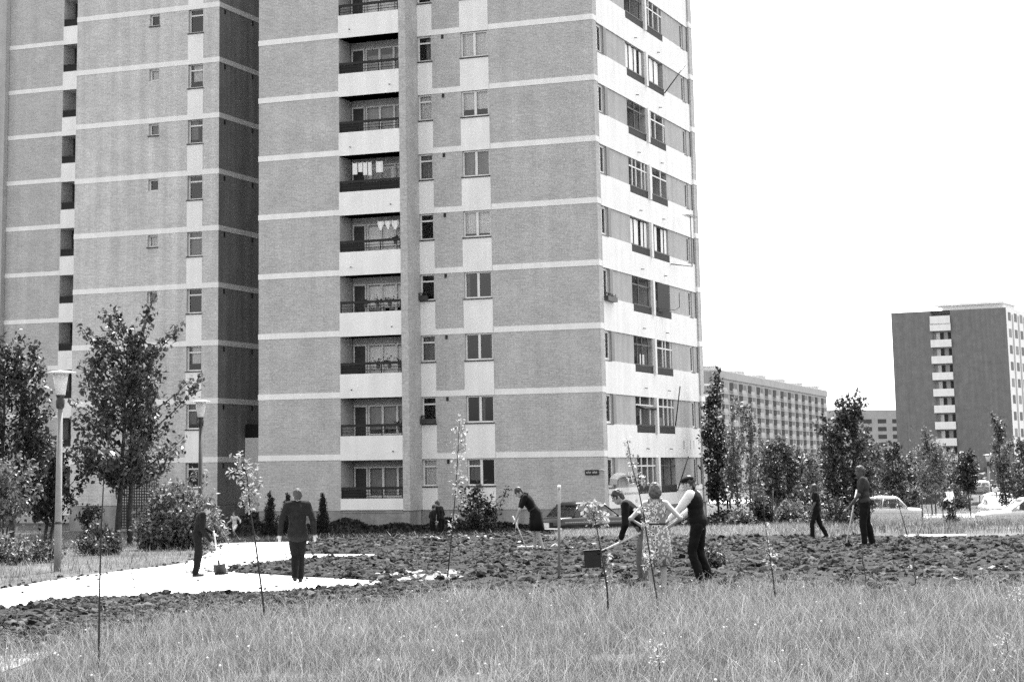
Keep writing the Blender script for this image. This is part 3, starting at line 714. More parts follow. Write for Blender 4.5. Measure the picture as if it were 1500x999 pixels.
FB = thing('apartment_block', 'rear brick block at the far left edge with a narrow column of dark loggias', 'apartment tower', (-21.6, 117.9, 0), -TH)
wall = MB(); ops = [(.02, 4.6, ZB[i] + (.85 if i else .5), ZB[i + 1] - .27) for i in range(11)]
facade(wall, (0, 0, 0), X, Y, -3.78, 8, GB, TOP, ops, 1.3)
wall.prism((-5.2, -.4, GB), (1.4, 0, 0), (0, 6, 0), (0, 0, TOP - GB), 1)
wall.face([(-3.78, 8, GB), (8, 8, GB), (8, 8, TOP), (-3.78, 8, TOP)]); wall.face([(8, 0, GB), (8, 8, GB), (8, 8, TOP), (8, 0, TOP)]); wall.face([(-3.78, .02, TOP), (8, .02, TOP), (8, 8, TOP), (-3.78, 8, TOP)])
wall.build('wall', [MT['brick'], MT['grey']], FB)
for i in range(11):
    z = ZB[i]; b = MB(); b.box(-3.79, 0, -.02, .05, z - .25, z)
    if i: b.build('floor_band', MT['white'], FB)
    p = MB(); p.box(.01, 4.6, -.03, .1, z - .27, z + .82); p.build('loggia_parapet', MT['white'], FB)
    s = MB(); s.box(.01, 4.6, .102, 1.3, z - .2, z - .02); s.build('loggia_floor', MT['slab'], FB)
    r = MB(); r.box(.03, 4.6, .0, .06, z + 1.2, z + 1.27); r.box(.03, 4.6, .03, .05, z + .83, z + 1.19, 1); r.build('loggia_railing', [MT['rail'], MT['mesh']], FB)
    k = MB(); k.box(.03, 4.6, 1.2, 1.28, z, z + 2.5); k.build('loggia_wall', MT['dark'] if i % 4 else MT['curtain2'], FB)

# ---- the brick tower in the right distance
def dist_tower():
    th = R(30); t = thing('apartment_tower', 'dark brick tower in the right distance with a stack of pale balconies', 'apartment tower', (96.3, 338, 0), -th)
    B, H = -2.6, 27.35; w = MB(); L_, D_ = 19.6, 22.0; a, b = -L_ * .655, -L_ * .48
    ops = [(a, b, B + 2 + 2.75 * k + 1.0, B + 2 + 2.75 * k + 2.75) for k in range(10)]
    facade(w, (0, 0, 0), X, Y, -L_, 0, B, H, ops + [(a, b, H - 1.2, H)], 1.4, 0, 1)
    w.face([(-L_, 0, B), (-L_, D_, B), (-L_, D_, H), (-L_, 0, H)]); w.face([(-L_, D_, B), (0, D_, B), (0, D_, H), (-L_, D_, H)])
    w.face([(0, 0, B), (0, D_, B), (0, D_, H), (0, 0, H)], 2); w.face([(a, 1.4, B), (b, 1.4, B), (b, 1.4, H), (a, 1.4, H)], 1)
    w.box(-L_ + .1, -.1, 1.5, D_ - .1, H - .6, H - .1)
    w.build('wall', [MT['brick_dark'], MT['grey'], MT['white']], t)
    for k in range(10):
        z = B + 2 + 2.75 * k
        p = MB(); p.box(a - .05, b + .05, -.35, -.22, z - .2, z + 1.05); p.box(a, b, -.22, 1.3, z - .18, z - .02); p.build('balcony', MT['white'], t)
        for x0, x1, mm in ((a + .5, a + 1.15, 'frame'), (a + 1.15, a + 1.75, 'dark'), (a + 2.55, b - .05, 'dark')):
            q = MB(); q.box(x0, x1, 1.28, 1.36, z + .3, z + 2.3); q.build('window', MT[mm], t)
        for y0 in (1.2, 5.2, 9.0, 12.8, 16.6):
            g = MB(); g.prism((-.04, y0, z + 1.1), (.08, 0, 0), (0, 1.7, 0), (0, 0, 1.4)); g.build('window', MT['frame_dark'] if (k + int(y0)) % 3 else MT['curtain2'], t)
            s = MB(); s.prism((.0, y0 + 2.3, z - .5), (.05, 0, 0), (0, .9, 0), (0, 0, 2.75)); s.build('grey_strip', MT['grey'], t)
    p = MB(); p.box(a + 1, -1.5, 4, 12, H, H + 1.0); p.box(a - .2, -1.2, 3.2, 12.5, H + 1.0, H + 1.35); p.build('roof_house', MT['white'], t)
    p = MB(); p.box(a, b, -.35, -.2, H - 2.4, H - .9); p.build('balcony', MT['white'], t)
dist_tower()

# ---- the long slab block behind the trees
def slab_block():
    P1, P2 = Vector((75.2, 530, 0)), Vector((134.5, 692, 0)); d = P2 - P1; L_ = d.length
    t = thing('apartment_block', 'long pale slab block with rows of windows behind the trees', 'apartment block', P1, math.atan2(d.y, d.x))
    B, H = -3.0, 26.6; w = MB(); w.box(0, L_, 0, 12, B, H); w.box(0, L_, -.35, 0, H - 2.2, H - .3); w.build('wall', MT['white_far'], t)
    g = MB(); g.box(-1.2, -.05, -.6, 12.3, B, H - .4); g.build('gable_wall', MT['brick_far'], t)
    for k in range(9):
        b = MB(); b.box(-1.32, -1.21, -.7, 12.3, B + 3.4 + 2.75 * k, B + 3.95 + 2.75 * k); b.build('floor_band', MT['white'], t)
    for k in range(6):
        p = MB(); x = 2 + k * (L_ - 10) / 5.2; p.box(x, x + 11, 2, 8, H, H + .9); p.box(x - .8, x + 11.8, 1, 9, H + .9, H + 1.2); p.build('roof_house', MT['white'], t)
    nb = 14; bay = L_ / nb
    for r_ in range(7):
        z = H - 4.9 - 2.75 * r_
        for k in range(nb):
            x = k * bay
            m = MB(); m.box(x + .8, x + 6.2, -.06, .05, z, z + 2.0); o = m.build('loggia', MT['dark'], t)
            p = MB(); p.box(x + .7, x + 5.7, -1.0, -.85, z - .75, z + .3); p.build('balcony_parapet', MT['slab'], t)
            for q in ((7.4, 10.6),):
                m = MB(); m.box(x + q[0], x + q[1] + .5, -.06, .05, z + .1, z + 1.9); m.build('window', MT['frame_dark'] if (k + r_) % 3 else MT['curtain2'], t)
        b = MB(); b.box(0, L_, -.08, .02, z - 1.15, z - .8); b.build('floor_line', MT['grey'], t)
MT['white_far'] = mat('pale_precast_panels', .36, .9, .1, .3)
slab_block()
lowb = thing('apartment_block', 'low pale block glimpsed left of the distant dark tower', 'apartment block', (178, 800, 0), R(10))
m = MB(); m.box(-30, 12, 0, 14, -4, 22.5); m.build('wall', MT['white_far'], lowb)
for r_ in range(5):
    for k in range(6):
        q = MB(); q.box(-27 + k * 6, -23.5 + k * 6, -.06, .1, 19 - r_ * 3 - 1.6, 19 - r_ * 3); q.build('window', MT['frame_dark'], lowb)
# ------------------------------------------------------------------ trees, shrubs, saplings
def leaf_mesh(name, P, size, parent, m, up=.35, aspect=.55, droop=0.0, jit=.4):
    """one folded four-cornered leaf per point"""
    n = len(P); s = size * NR.uniform(1 - jit, 1 + jit, (n, 1))
    d = NR.normal(0, 1, (n, 3)); d[:, 2] -= droop; d /= np.linalg.norm(d, axis=1, keepdims=True)
    nn = NR.normal(0, 1, (n, 3)); nn[:, 2] = np.abs(nn[:, 2]) + up * 2
    sd_ = np.cross(d, nn); sd_ /= np.linalg.norm(sd_, axis=1, keepdims=True) + 1e-9
    fo = np.cross(sd_, d)
    a = P - d * s * .5; b = P + sd_ * s * aspect * .5 + fo * s * .10; c = P + d * s * .5; e = P - sd_ * s * aspect * .5 + fo * s * .10
    V = np.stack([a, b, c, e], 1).reshape(-1, 3); k = np.arange(n)[:, None] * 4
    F = np.concatenate([k + np.array([[0, 1, 2]]), k + np.array([[0, 2, 3]])], 1).reshape(-1, 3)
    rn = np.repeat(np.clip(NR.beta(1.6, 2.6, n), 0, 1), 2)
    return link(name, np_mesh(name, V, F, {'rnd': rn}), parent, m)

def tree(name, label, cat, loc, env, trunks, n_shoots, per, leaf, m='lf_mid', spread=.2, tips=(), clear=1.0, bark='bark', rt=.07, group=None, up=.35, lift=.9, rise=.55, t0=.3, aspect=.6):
    """env: [(z, radius)] outline; trunks: [(x, y, lean_x, lean_y)] stems; tips: explicit leading shoots (x, z)"""
    t = thing(name, label, cat, loc, 0, group)
    if loc[1] > 85: per *= .8
    ez = [e[0] for e in env]; er = [e[1] for e in env]; ztop = ez[-1]
    wood = MB(); pts = []
    def axis(tr, z):
        q = z / ztop; return Vector((tr[0] + tr[2] * q, tr[1] + tr[3] * q, z))
    for tr in trunks:
        k = 7; zs = [ztop * .86 * i / k for i in range(k + 1)]
        wood.tube([axis(tr, z) + Vector((random.uniform(-.03, .03), random.uniform(-.03, .03), 0)) * (i > 0) for i, z in enumerate(zs)], [rt * (1 - .8 * i / k) for i in range(k + 1)], 7)
    goals = [Vector((x, random.uniform(-.2, .2), z)) for x, z in tips]
    area = np.array(er) + .05; zz = np.linspace(ez[0], ztop, 200); ww = np.interp(zz, ez, er) + .03; ww /= ww.sum()
    for _ in range(n_shoots):
        z = NR.choice(zz, p=ww); r = np.interp(z, ez, er) * math.sqrt(random.uniform(.12, 1)); a = random.uniform(0, 2 * math.pi)
        goals.append(Vector((r * math.cos(a), r * math.sin(a), z)))
    for gi, g in enumerate(goals):
        tr = min(trunks, key=lambda q: (q[0] - g.x) ** 2 + random.random() * .3)
        h = math.hypot(g.x, g.y); zs = max(clear, min(g.z - .15, g.z - rise * h - random.uniform(.1, .5) * (2.0 if gi < len(tips) else 1)))
        s = axis(tr, min(zs, ztop * .84)); mid = s.lerp(g, .5) + Vector((g.x - s.x, g.y - s.y, 0)) * .16 + Vector((random.uniform(-.1, .1), random.uniform(-.1, .1), -.05)) * min(1, h)
        cur = [s * (1 - u) ** 2 + mid * (2 * u * (1 - u)) + g * u * u for u in (0, .25, .5, .75, 1)]
        rr = rt * .30 * min(1, .5 + h * .3); wood.tube(cur, [rr, rr * .8, rr * .6, rr * .4, rr * .2], 4)
        n = int(per * random.uniform(.6, 1.3) * (1.3 if gi < len(tips) else 1)); u = NR.uniform(t0, 1.03, n) ** .8
        s_, m_, g_ = np.array(s), np.array(mid), np.array(g); u = u[:, None]
        c = s_ * (1 - u) ** 2 + m_ * 2 * u * (1 - u) + g_ * u * u
        pts.append(c + NR.normal(0, 1, (n, 3)) * spread * (1.15 - .6 * u) * (np.array([.7, .7, 1]) if gi < len(tips) else 1))
    wood.build('trunk', MT[bark], t)
    leaf_mesh('crown', np.concatenate(pts), leaf, t, MT[m], up, aspect)
    return t

def stand(px, Y): p = foot(px, Y); return (p.x, p.y, p.z - .03)
# left side
tree('young_tree', 'tall leafy young tree with two dark stems and upright shoots before the left block', 'tree', stand(182, 62),
     [(2.0, .5), (2.3, 1.4), (3.0, 1.85), (3.8, 1.75), (4.7, 1.6), (5.5, 1.4), (6.1, 1.0), (6.6, .4)],
     [(-.22, 0, .28, .1), (.16, .1, .0, -.1)], 100, 66, .175, 'lf_mid', .19,
     tips=[(-1.35, 6.55), (-.72, 7.0), (-.35, 7.1), (.78, 7.55), (.62, 7.1), (1.62, 6.5), (1.95, 4.95), (2.3, 5.0), (-1.75, 2.9), (.1, 6.5), (-1.1, 5.6), (1.2, 6.1)], clear=1.9, rt=.10)
tree('tree', 'dense dark round tree cut by the left edge of the picture', 'tree', stand(2, 57),
     [(1.5, .7), (2.2, 1.25), (3.2, 1.4), (4.3, 1.35), (5.2, 1.1), (5.8, .55)], [(-.1, 0, .1, 0), (.25, .1, .3, .1)], 110, 62, .16, 'lf_dark', .2, tips=[(.3, 6.0), (-.2, 6.0), (.8, 5.7), (1.1, 5.2), (-.8, 5.9)], clear=1.0, rt=.09)
tree('small_tree', 'small low tree with spreading crown directly behind the near lamp post', 'tree', stand(66, 60),
     [(1.0, .35), (1.5, 1.1), (2.1, 1.2), (2.6, .9), (3.0, .4)], [(.0, 0, .1, 0), (.1, .05, .45, .1)], 60, 60, .15, 'lf_dark', .17, tips=[(1.35, 2.6), (1.4, 2.3), (-1.2, 2.5)], clear=.7, rt=.06)
tree('small_tree', 'thin forked small tree with pale leaves under the dark tree at the left edge', 'tree', stand(6, 53),
     [(1.1, .3), (1.6, .9), (2.2, 1.0), (2.7, .5)], [(0, 0, .3, 0), (.05, 0, -.3, .1)], 32, 42, .14, 'lf_pale', .16, clear=.8, rt=.035)
tree('bush', 'large pale leafed bush behind the digging boy', 'bush', stand(256, 57),
     [(.05, .95), (.5, 1.25), (1.0, 1.2), (1.5, .8), (1.85, .35)], [(-.3, 0, -.4, .1), (.2, .1, .5, 0), (0, -.1, .1, -.2)], 150, 52, .13, 'lf_pale', .15, tips=[(.5, 2.1), (.85, 2.3), (1.1, 1.6), (-.6, 1.9)], clear=.05, rt=.03, rise=.9)
tree('bush', 'low dark bush in the grass between the lamp post and the tree', 'bush', stand(143, 54),
     [(.05, .5), (.3, .7), (.6, .55), (.85, .2)], [(-.1, 0, -.2, .1), (.1, .1, .3, 0)], 50, 40, .11, 'lf_mid', .12, clear=.03, rt=.02, rise=.9)
tree('bush', 'ragged leafy bush at the foot of the near lamp post', 'bush', stand(55, 50),
     [(.05, .6), (.3, .8), (.5, .6), (.7, .2)], [(-.2, 0, -.3, .1), (.2, .1, .4, 0)], 44, 34, .10, 'lf_mid', .14, clear=.03, rt=.02, rise=.9)
tree('bush', 'light green bush at the left edge of the grass', 'bush', stand(8, 49),
     [(.05, .5), (.3, .7), (.55, .5), (.75, .2)], [(-.1, 0, -.2, .1), (.2, .1, .2, 0)], 50, 40, .11, 'lf_pale', .14, clear=.03, rt=.02, rise=.9)
tree('bush', 'dark shrub against the wall of the left block', 'bush', stand(131, 84),
     [(.5, .2), (1.0, .5), (1.25, .6), (1.45, .35)], [(0, 0, 0, 0)], 22, 50, .14, 'lf_dark', .13, clear=.5, rt=.03)
tree('bush', 'bush of pale leaves beside the seated woman by the left block', 'bush', stand(312, 62),
     [(.05, .4), (.5, .5), (.9, .35), (1.1, .15)], [(0, 0, .1, 0)], 34, 36, .12, 'lf_pale', .13, clear=.05, rt=.02, rise=.9)
tree('bush', 'dark spreading shrub under the double window of the tower', 'bush', stand(702, 82),
     [(.3, .35), (.9, .8), (1.5, 1.0), (1.95, .7), (2.2, .3)], [(-.1, 0, -.5, 0), (.1, 0, .6, 0), (0, .1, 0, .1)], 44, 34, .15, 'lf_dark', .16, clear=.2, rt=.03, rise=.9, tips=[(1.2, 2.0), (-.7, 2.1)])
tree('bush', 'small bright leafed bush beside the man in the dark vest', 'bush', stand(1048, 38),
     [(.03, .22), (.22, .3), (.4, .25), (.55, .1)], [(0, 0, .05, 0)], 34, 26, .075, 'lf_pale', .07, clear=.02, rt=.012, rise=.9)
tree('bush', 'dark leafy bush in the dry grass behind the walking boy', 'bush', stand(1226, 70),
     [(.05, .5), (.45, .7), (.9, .5), (1.2, .2)], [(0, 0, .1, 0), (.1, 0, -.2, 0)], 56, 40, .12, 'lf_mid', .14, clear=.03, rt=.02, rise=.9)
tree('bush', 'small dark upright bush in the dry grass left of the white cars', 'bush', stand(1394, 66),
     [(.05, .12), (.3, .25), (.6, .22), (.8, .1)], [(0, 0, .1, 0)], 26, 26, .09, 'lf_dark', .07, clear=.02, rt=.015, rise=.9)
def conifer(px, Y, h, r, label):
    tree('conifer', label, 'conifer', stand(px, Y), [(.05, r * .75), (h * .25, r), (h * .5, r * .8), (h * .8, r * .4), (h, .05)], [(0, 0, 0, 0)], 130, 40, .10, 'lf_conifer', .06, tips=[(0, h * 1.02)], clear=.03, rt=.04, rise=1.4, up=0, group='small conifers at the foot of the tower', aspect=.3)
conifer(396, 82, 1.95, .42, 'dark pointed conifer by the tower wall, left of the walking man')
conifer(421, 84, 1.85, .40, 'dark conifer by the tower wall hidden behind the walking man')
conifer(473, 83, 1.85, .33, 'slim dark conifer under the balcony, right of the walking man')
# right side
tree('poplar', 'narrow dark poplar right beside the corner of the tower', 'tree', stand(1052, 100),
     [(1.2, .35), (2.0, .65), (3.2, .7), (4.6, .65), (5.6, .5), (6.6, .3), (7.2, .05)], [(0, 0, .2, 0)], 64, 50, .2, 'lf_dark', .25, tips=[(.15, 7.4), (.3, 7.1), (-.3, 6.0)], clear=.9, rt=.06, rise=1.2)
tree('birch_tree', 'light leafed slender tree next to the dark poplar', 'tree', stand(1092, 97),
     [(1.0, .5), (1.8, 1.0), (3.0, 1.05), (4.2, .8), (5.2, .5), (5.9, .1)], [(-.3, 0, -.2, 0), (.2, .1, .3, 0)], 66, 46, .16, 'lf_pale', .2, tips=[(-.2, 6.0), (.5, 5.7), (.1, 5.6)], clear=.9, rt=.04, bark='bark')
tree('tree', 'broad grey green tree in front of the slab block', 'tree', stand(1146, 106),
     [(1.4, .6), (2.0, 1.3), (2.8, 1.4), (3.6, 1.1), (4.3, .4)], [(-.2, 0, .0, 0), (.3, .1, .1, 0)], 80, 60, .19, 'lf_mid', .22, clear=1.1, rt=.06)
tree('small_tree', 'pale thin tree between the broad tree and the big dark tree', 'tree', stand(1186, 112),
     [(1.2, .4), (2.0, 1.0), (2.9, .9), (3.7, .4)], [(0, 0, 0, 0)], 50, 44, .18, 'lf_pale', .2, clear=.9, rt=.04)
tree('tree', 'big dense dark tree with bright leaf tips behind the man with the hoe', 'tree', stand(1246, 86),
     [(.9, .7), (1.5, 1.25), (2.5, 1.35), (3.6, 1.2), (4.5, .95), (5.3, .45), (5.8, .1)], [(-.2, 0, .0, 0), (.2, .1, .15, 0)], 130, 62, .18, 'lf_mid', .18, tips=[(.55, 5.9), (.1, 5.8), (-.1, 5.6), (.75, 5.6), (-.9, 5.0), (-1.25, 4.6)], clear=.6, rt=.07)
tree('small_tree', 'dark bushy tree at the left corner of the distant dark tower', 'tree', stand(1312, 120),
     [(.9, .5), (1.8, .9), (2.8, .9), (3.7, .6), (4.4, .15)], [(0, 0, 0, 0)], 60, 55, .2, 'lf_dark', .2, clear=.7, rt=.05)
tree('tree', 'pale leafed tree in front of the balconies of the distant tower', 'tree', stand(1366, 118),
     [(1.6, .5), (2.3, 1.2), (3.1, 1.3), (3.9, .8), (4.6, .2)], [(0, 0, 0, 0), (.2, 0, .2, 0)], 74, 48, .2, 'lf_pale', .22, tips=[(-.2, 5.0)], clear=1.0, rt=.05)
tree('small_tree', 'round dark tree in the middle of the distant dark tower', 'tree', stand(1420, 128),
     [(1.4, .4), (2.1, .9), (2.9, .85), (3.7, .3)], [(0, 0, 0, 0)], 50, 50, .2, 'lf_dark', .2, clear=1.0, rt=.05)
tree('poplar', 'leaning young poplar before the right edge of the distant tower', 'tree', stand(1478, 95),
     [(1.2, .35), (2.2, .6), (3.4, .55), (4.4, .35), (5.2, .05)], [(0, 0, -.35, 0)], 46, 46, .17, 'lf_pale', .15, tips=[(-.45, 5.3), (-.35, 5.0)], clear=.8, rt=.05, rise=1.1)
tree('tree', 'leafy tree cut by the right edge of the picture', 'tree', stand(1512, 92),
     [(1.2, .4), (2.0, .8), (3.0, .9), (3.8, .5), (4.3, .1)], [(0, 0, 0, 0)], 60, 46, .17, 'lf_mid', .18, clear=.8, rt=.05)
tree('small_tree', 'dark low tree half hidden behind the tower corner', 'tree', stand(1034, 118),
     [(.8, .5), (1.8, .9), (2.8, .8), (3.6, .3)], [(0, 0, 0, 0)], 46, 46, .19, 'lf_mid', .2, clear=.6, rt=.05)
far = np.concatenate([np.array([x, y, tzf(x, y)]) + np.c_[NR.normal(0, 2.6, 260), NR.normal(0, 2.0, 260), np.abs(NR.normal(0, 1, 260)) * 2.0 + .2] for x, y in [(38 + 9 * k + random.uniform(-2, 2), 225 + random.uniform(-12, 14)) for k in range(14)]])
tag(leaf_mesh('far_trees', far, .7, None, MT['lf_mid'], .3, .7), kind='stuff')

# saplings in the meadow: stems read from the photograph, leaves in small tufts
def sapling(label, base, line, tufts, n, leaf, m='lf_white', rad=.014, side=0):
    g = gnd(*base); Y = g.y; pts = [g] + [at(px, py, Y + (i + 1) * side) for i, (px, py) in enumerate(line)]
    t = thing('sapling', label, 'sapling', g); s = Y / F_
    w = MB(); w.tube([p - g for p in pts], [rad * (1 - .65 * i / (len(pts) - 1)) for i in range(len(pts))], 6)
    P = []
    for px, py, rx, ry in tufts:
        c = at(px, py, Y) - g
        stem = min((a.lerp(b, u) - g for a, b in zip(pts, pts[1:]) for u in (0, .33, .66, 1)), key=lambda q: (q - c).length)
        w.tube([stem, (stem + c) / 2 + Vector((0, 0, .01)), c], [rad * .4, rad * .3, rad * .15], 4)
        k = max(2, int(1.5 * n / len(tufts) * random.uniform(.7, 1.3)))
        P.append(np.array(c) + NR.normal(0, 1, (k, 3)) * np.array([rx * s, min(rx, ry) * s, ry * s]) * .6)
    w.build('stem', MT['stem'], t)
    if P: leaf_mesh('leaves', np.concatenate(P), leaf * .82, t, MT[m], .3, .62)
    return t
sapling('tall bare whip of a sapling at the left, with a few leaves at its tip', (144, 985), [(145, 930), (146, 860), (148, 780), (152, 700), (158, 645)], [(152, 684, 4, 5), (163, 682, 5, 6), (168, 676, 8, 4), (160, 668, 10, 6)], 26, .13, 'lf_mid', .013)
sapling('leaning sapling with a loose crown of white leaves in front of the walking man', (389, 915), [(384, 870), (375, 800), (367, 750), (362, 700), (352, 664)], [(348, 668, 9, 8), (340, 688, 9, 9), (352, 690, 8, 8), (362, 680, 9, 9), (372, 690, 8, 9), (352, 706, 9, 8), (364, 712, 9, 8), (378, 708, 6, 8), (372, 724, 8, 6), (360, 728, 7, 8), (366, 740, 7, 6), (356, 738, 6, 7), (374, 738, 6, 5)], 150, .085, 'lf_white', .016)
sapling('slim columnar sapling with silvery leaves before the double window', (655, 851), [(659, 810), (664, 760), (668, 710), (671, 660), (673, 612)], [(673, 615, 6, 8), (668, 630, 6, 9), (678, 632, 6, 9), (670, 648, 7, 10), (680, 655, 6, 10), (668, 668, 7, 10), (676, 676, 6, 9), (667, 690, 8, 10), (675, 698, 7, 9), (664, 710, 8, 9), (671, 722, 6, 9), (676, 738, 6, 8), (666, 758, 6, 6), (661, 772, 4, 6)], 190, .075, 'lf_white', .014)
sapling('short sapling with a drooping white tuft in front of the parked dark car', (892, 906), [(889, 860), (881, 810), (874, 772), (868, 742)], [(868, 742, 10, 7), (860, 752, 9, 8), (874, 752, 10, 8), (882, 756, 9, 9), (868, 762, 8, 7), (886, 768, 5, 8), (892, 826, 4, 10), (894, 850, 4, 8)], 120, .095, 'lf_white', .014)
sapling('sapling bent to the left with its tip above the woman in the printed dress', (964, 888), [(958, 850), (950, 800), (944, 760), (936, 720), (925, 680), (919, 645)], [(919, 648, 5, 7), (923, 664, 6, 8), (928, 682, 6, 8), (933, 696, 8, 7), (926, 700, 8, 8), (940, 706, 7, 6), (938, 745, 8, 7), (947, 752, 8, 6), (945, 768, 6, 6), (950, 815, 7, 6), (949, 830, 6, 7)], 130, .08, 'lf_white', .014)
sapling('thin leaning sapling with small pale leaves right of the man in the vest', (1137, 887), [(1133, 850), (1127, 810), (1121, 768)], [(1123, 772, 4, 6), (1126, 800, 5, 7), (1132, 812, 7, 6), (1128, 826, 8, 5), (1136, 830, 5, 5)], 46, .06, 'lf_white', .014)
sapling('short dark whip of a sapling in the grass left of the shortest one', (1270, 874), [(1268, 845), (1264, 820), (1262, 800)], [(1262, 822, 4, 4), (1265, 826, 4, 4)], 10, .05, 'lf_mid', .011)
sapling('shortest whip of a sapling, a white leaf halfway up', (1342, 870), [(1341, 850), (1339, 835), (1338, 815)], [(1333, 829, 3, 3)], 6, .06, 'lf_white', .011)
sapling('thin leaning sapling just right of the man with the hoe', (1330, 787), [(1324, 765), (1318, 745), (1313, 715)], [(1312, 718, 5, 6), (1316, 742, 5, 4)], 18, .09, 'lf_mid', .016)
sapling('thin bare stem in the dry grass beside the pale path', (1362, 768), [(1358, 745), (1352, 728)], [(1352, 728, 4, 4)], 8, .09, 'lf_mid', .02)
sapling('tangle of thin sapling stems in the dry grass below the broad tree', (1116, 762), [(1112, 740), (1107, 715), (1103, 690)], [(1104, 700, 6, 8), (1108, 715, 6, 6)], 30, .1, 'lf_pale', .022)
# white-leaved thistles in the meadow near the camera
def weed(px, py, label):
    g = gnd(px, py); t = thing('weed', label, 'plant', g); w = MB(); w.tube([(0, 0, 0), (.02, 0, .15), (.0, .01, .34)], [.006, .005, .003], 5); w.build('stem', MT['stem'], t)
    leaf_mesh('leaves', np.c_[NR.normal(0, .045, 70), NR.normal(0, .045, 70), NR.uniform(.08, .36, 70)], .034, t, MT['lf_white'], .3, .6)
weed(964, 999, 'pale leafed weed standing at the bottom edge under the woman in the printed dress')
weed(1476, 985, 'pale leafed weed near the bottom right corner')
weed(1490, 900, 'pale leafed weed in the grass at the right edge')
# dark growth along the foot of the towers, and the thicket that closes the view between the trees
def hedge(line, n, h, w, leaf, m, name='ground_cover'):
    pts = []
    for (x0, y0), (x1, y1) in zip(line, line[1:]):
        k = max(1, int(n * math.hypot(x1 - x0, y1 - y0))); u = NR.random(k); x = x0 + (x1 - x0) * u + NR.normal(0, w, k); y = y0 + (y1 - y0) * u + NR.normal(0, w, k)
        hh = h * (.75 + .35 * np.sin(x * 2.1) * np.sin(x * .7 + 1)); pts.append(np.c_[x, y, tz(x, y) + hh * NR.random(k) ** .8])
    tag(leaf_mesh(name, np.concatenate(pts), leaf, None, MT[m], .2, .6), kind='stuff')
def tw2(a, y): p = on_tower0(a, y); return (p.x, p.y)
def on_tower0(a, y): return Vector((CORNER[0], CORNER[1], 0)) + Matrix.Rotation(-TH, 3, 'Z') @ Vector((a, y, 0))
hedge([tw2(-16.2, -2.6), tw2(-11, -2.6), tw2(-8, -2.4), tw2(-4, -1.4), tw2(.2, -1.2)], 520, .62, .42, .16, 'gr_dark')
hedge([tw2(-15.5, -5.5), tw2(-8, -6.5), tw2(-3, -6.0), tw2(-1.5, -5)], 260, .45, .8, .15, 'gr_dark')
hedge([tw2(-16.5, -1.8), tw2(-17.2, 4)], 420, .8, .4, .16, 'gr_dark')
hedge([tw2(1.2, -.5), tw2(1.6, 6), tw2(2.2, 14)], 380, .65, .5, .16, 'gr_dark')
hedge([(11.5, 74), (13.5, 77), (16.5, 80)], 460, .75, .9, .16, 'gr_dark')
shr = [(1085, 88, .9, 'lf_pale'), (1118, 100, 1.5, 'lf_mid'), (1160, 96, 1.3, 'lf_pale'), (1176, 104, 1.9, 'lf_mid'), (1210, 98, 1.6, 'lf_pale'), (1290, 110, 1.6, 'lf_mid'), (1330, 128, 1.8, 'lf_pale'), (1398, 134, 1.7, 'lf_mid'), (1490, 120, 1.8, 'lf_dark')]
lab = ['low pale shrub at the far end of the tower shadow', 'leafy shrub beneath the light leafed slender tree', 'pale shrub under the broad grey green tree', 'tall shrub filling the gap right of the broad tree', 'pale shrub at the left foot of the big dark tree', 'shrub at the right foot of the big dark tree', 'pale shrub at the left end of the board fence', 'shrub rising over the middle of the board fence', 'dark shrub behind the white cars at the right edge']
for (px, Y, h, m), l in zip(shr, lab):
    tree('shrub', l, 'shrub', stand(px, Y), [(.1, h * .5), (h * .4, h * .62), (h * .75, h * .45), (h, .15)], [(-.1, 0, -.3, 0), (.1, .1, .3, 0)], 60, 44, .17, m, .2, clear=.1, rt=.03, rise=.9)
for (px, Y, hgt, wd, m, l) in ((1122, 124, 4.6, 1.2, 'lf_pale', 'pale tree behind the light leafed slender tree'), (1166, 128, 4.2, 1.1, 'lf_mid', 'grey green tree behind the broad tree'), (1206, 132, 4.4, 1.2, 'lf_mid', 'leafy tree behind the left edge of the big dark tree'), (1284, 130, 4.6, 1.2, 'lf_pale', 'pale tree behind the right edge of the big dark tree'), (1342, 150, 4.0, 1.3, 'lf_mid', 'low leafy tree at the left part of the distant dark tower'), (1394, 152, 4.2, 1.3, 'lf_pale', 'pale tree between the two trees before the distant dark tower')):
    tree('small_tree', l, 'tree', stand(px, Y), [(1.0, wd * .6), (2.0, wd), (3.0, wd), (hgt * .85, wd * .7), (hgt, .2)], [(0, 0, 0, 0), (.2, 0, .2, 0)], 66, 46, .22, m, .24, clear=.8, rt=.05)
# ------------------------------------------------------------------ lamps, stake, sign, fences, small things on the facades
def lathe(mb, prof, n=20, m=0, c=(0, 0)): mb.loft([[(c[0] + r * math.cos(2 * math.pi * k / n), c[1] + r * math.sin(2 * math.pi * k / n), z) for k in range(n)] for r, z in prof], m)
def lamp(label, px, Y, hgt, fat=1.0, pm='pole'):
    g = foot(px, Y); t = thing('street_lamp', label, 'street lamp', (g.x, g.y, g.z), 0, 'park lamps with milky shades'); h = hgt
    m = MB(); lathe(m, [(.11 * fat, -.1), (.105 * fat, .6), (.075 * fat, h - .82)]); m.build('pole', MT[pm], t)
    m = MB(); lathe(m, [(.107 * fat, 1.02), (.107 * fat, 1.07)]); m.build('clamp_ring', MT['iron'], t)
    m = MB(); lathe(m, [(.075, h - .83), (.09, h - .80), (.105, h - .66), (.085, h - .62), (.085, h - .56), (.105, h - .55), (.105, h - .53)]); m.build('collar', MT['iron'], t)
    m = MB(); lathe(m, [(.11, h - .53), (.175, h - .055)]); m.build('shade', MT['lampglass'], t)
    m = MB(); lathe(m, [(.18, h - .055), (.34, h - .045), (.345, h - .03), (.16, h), (.02, h + .01)]); m.build('cap', MT['lampcap'], t)
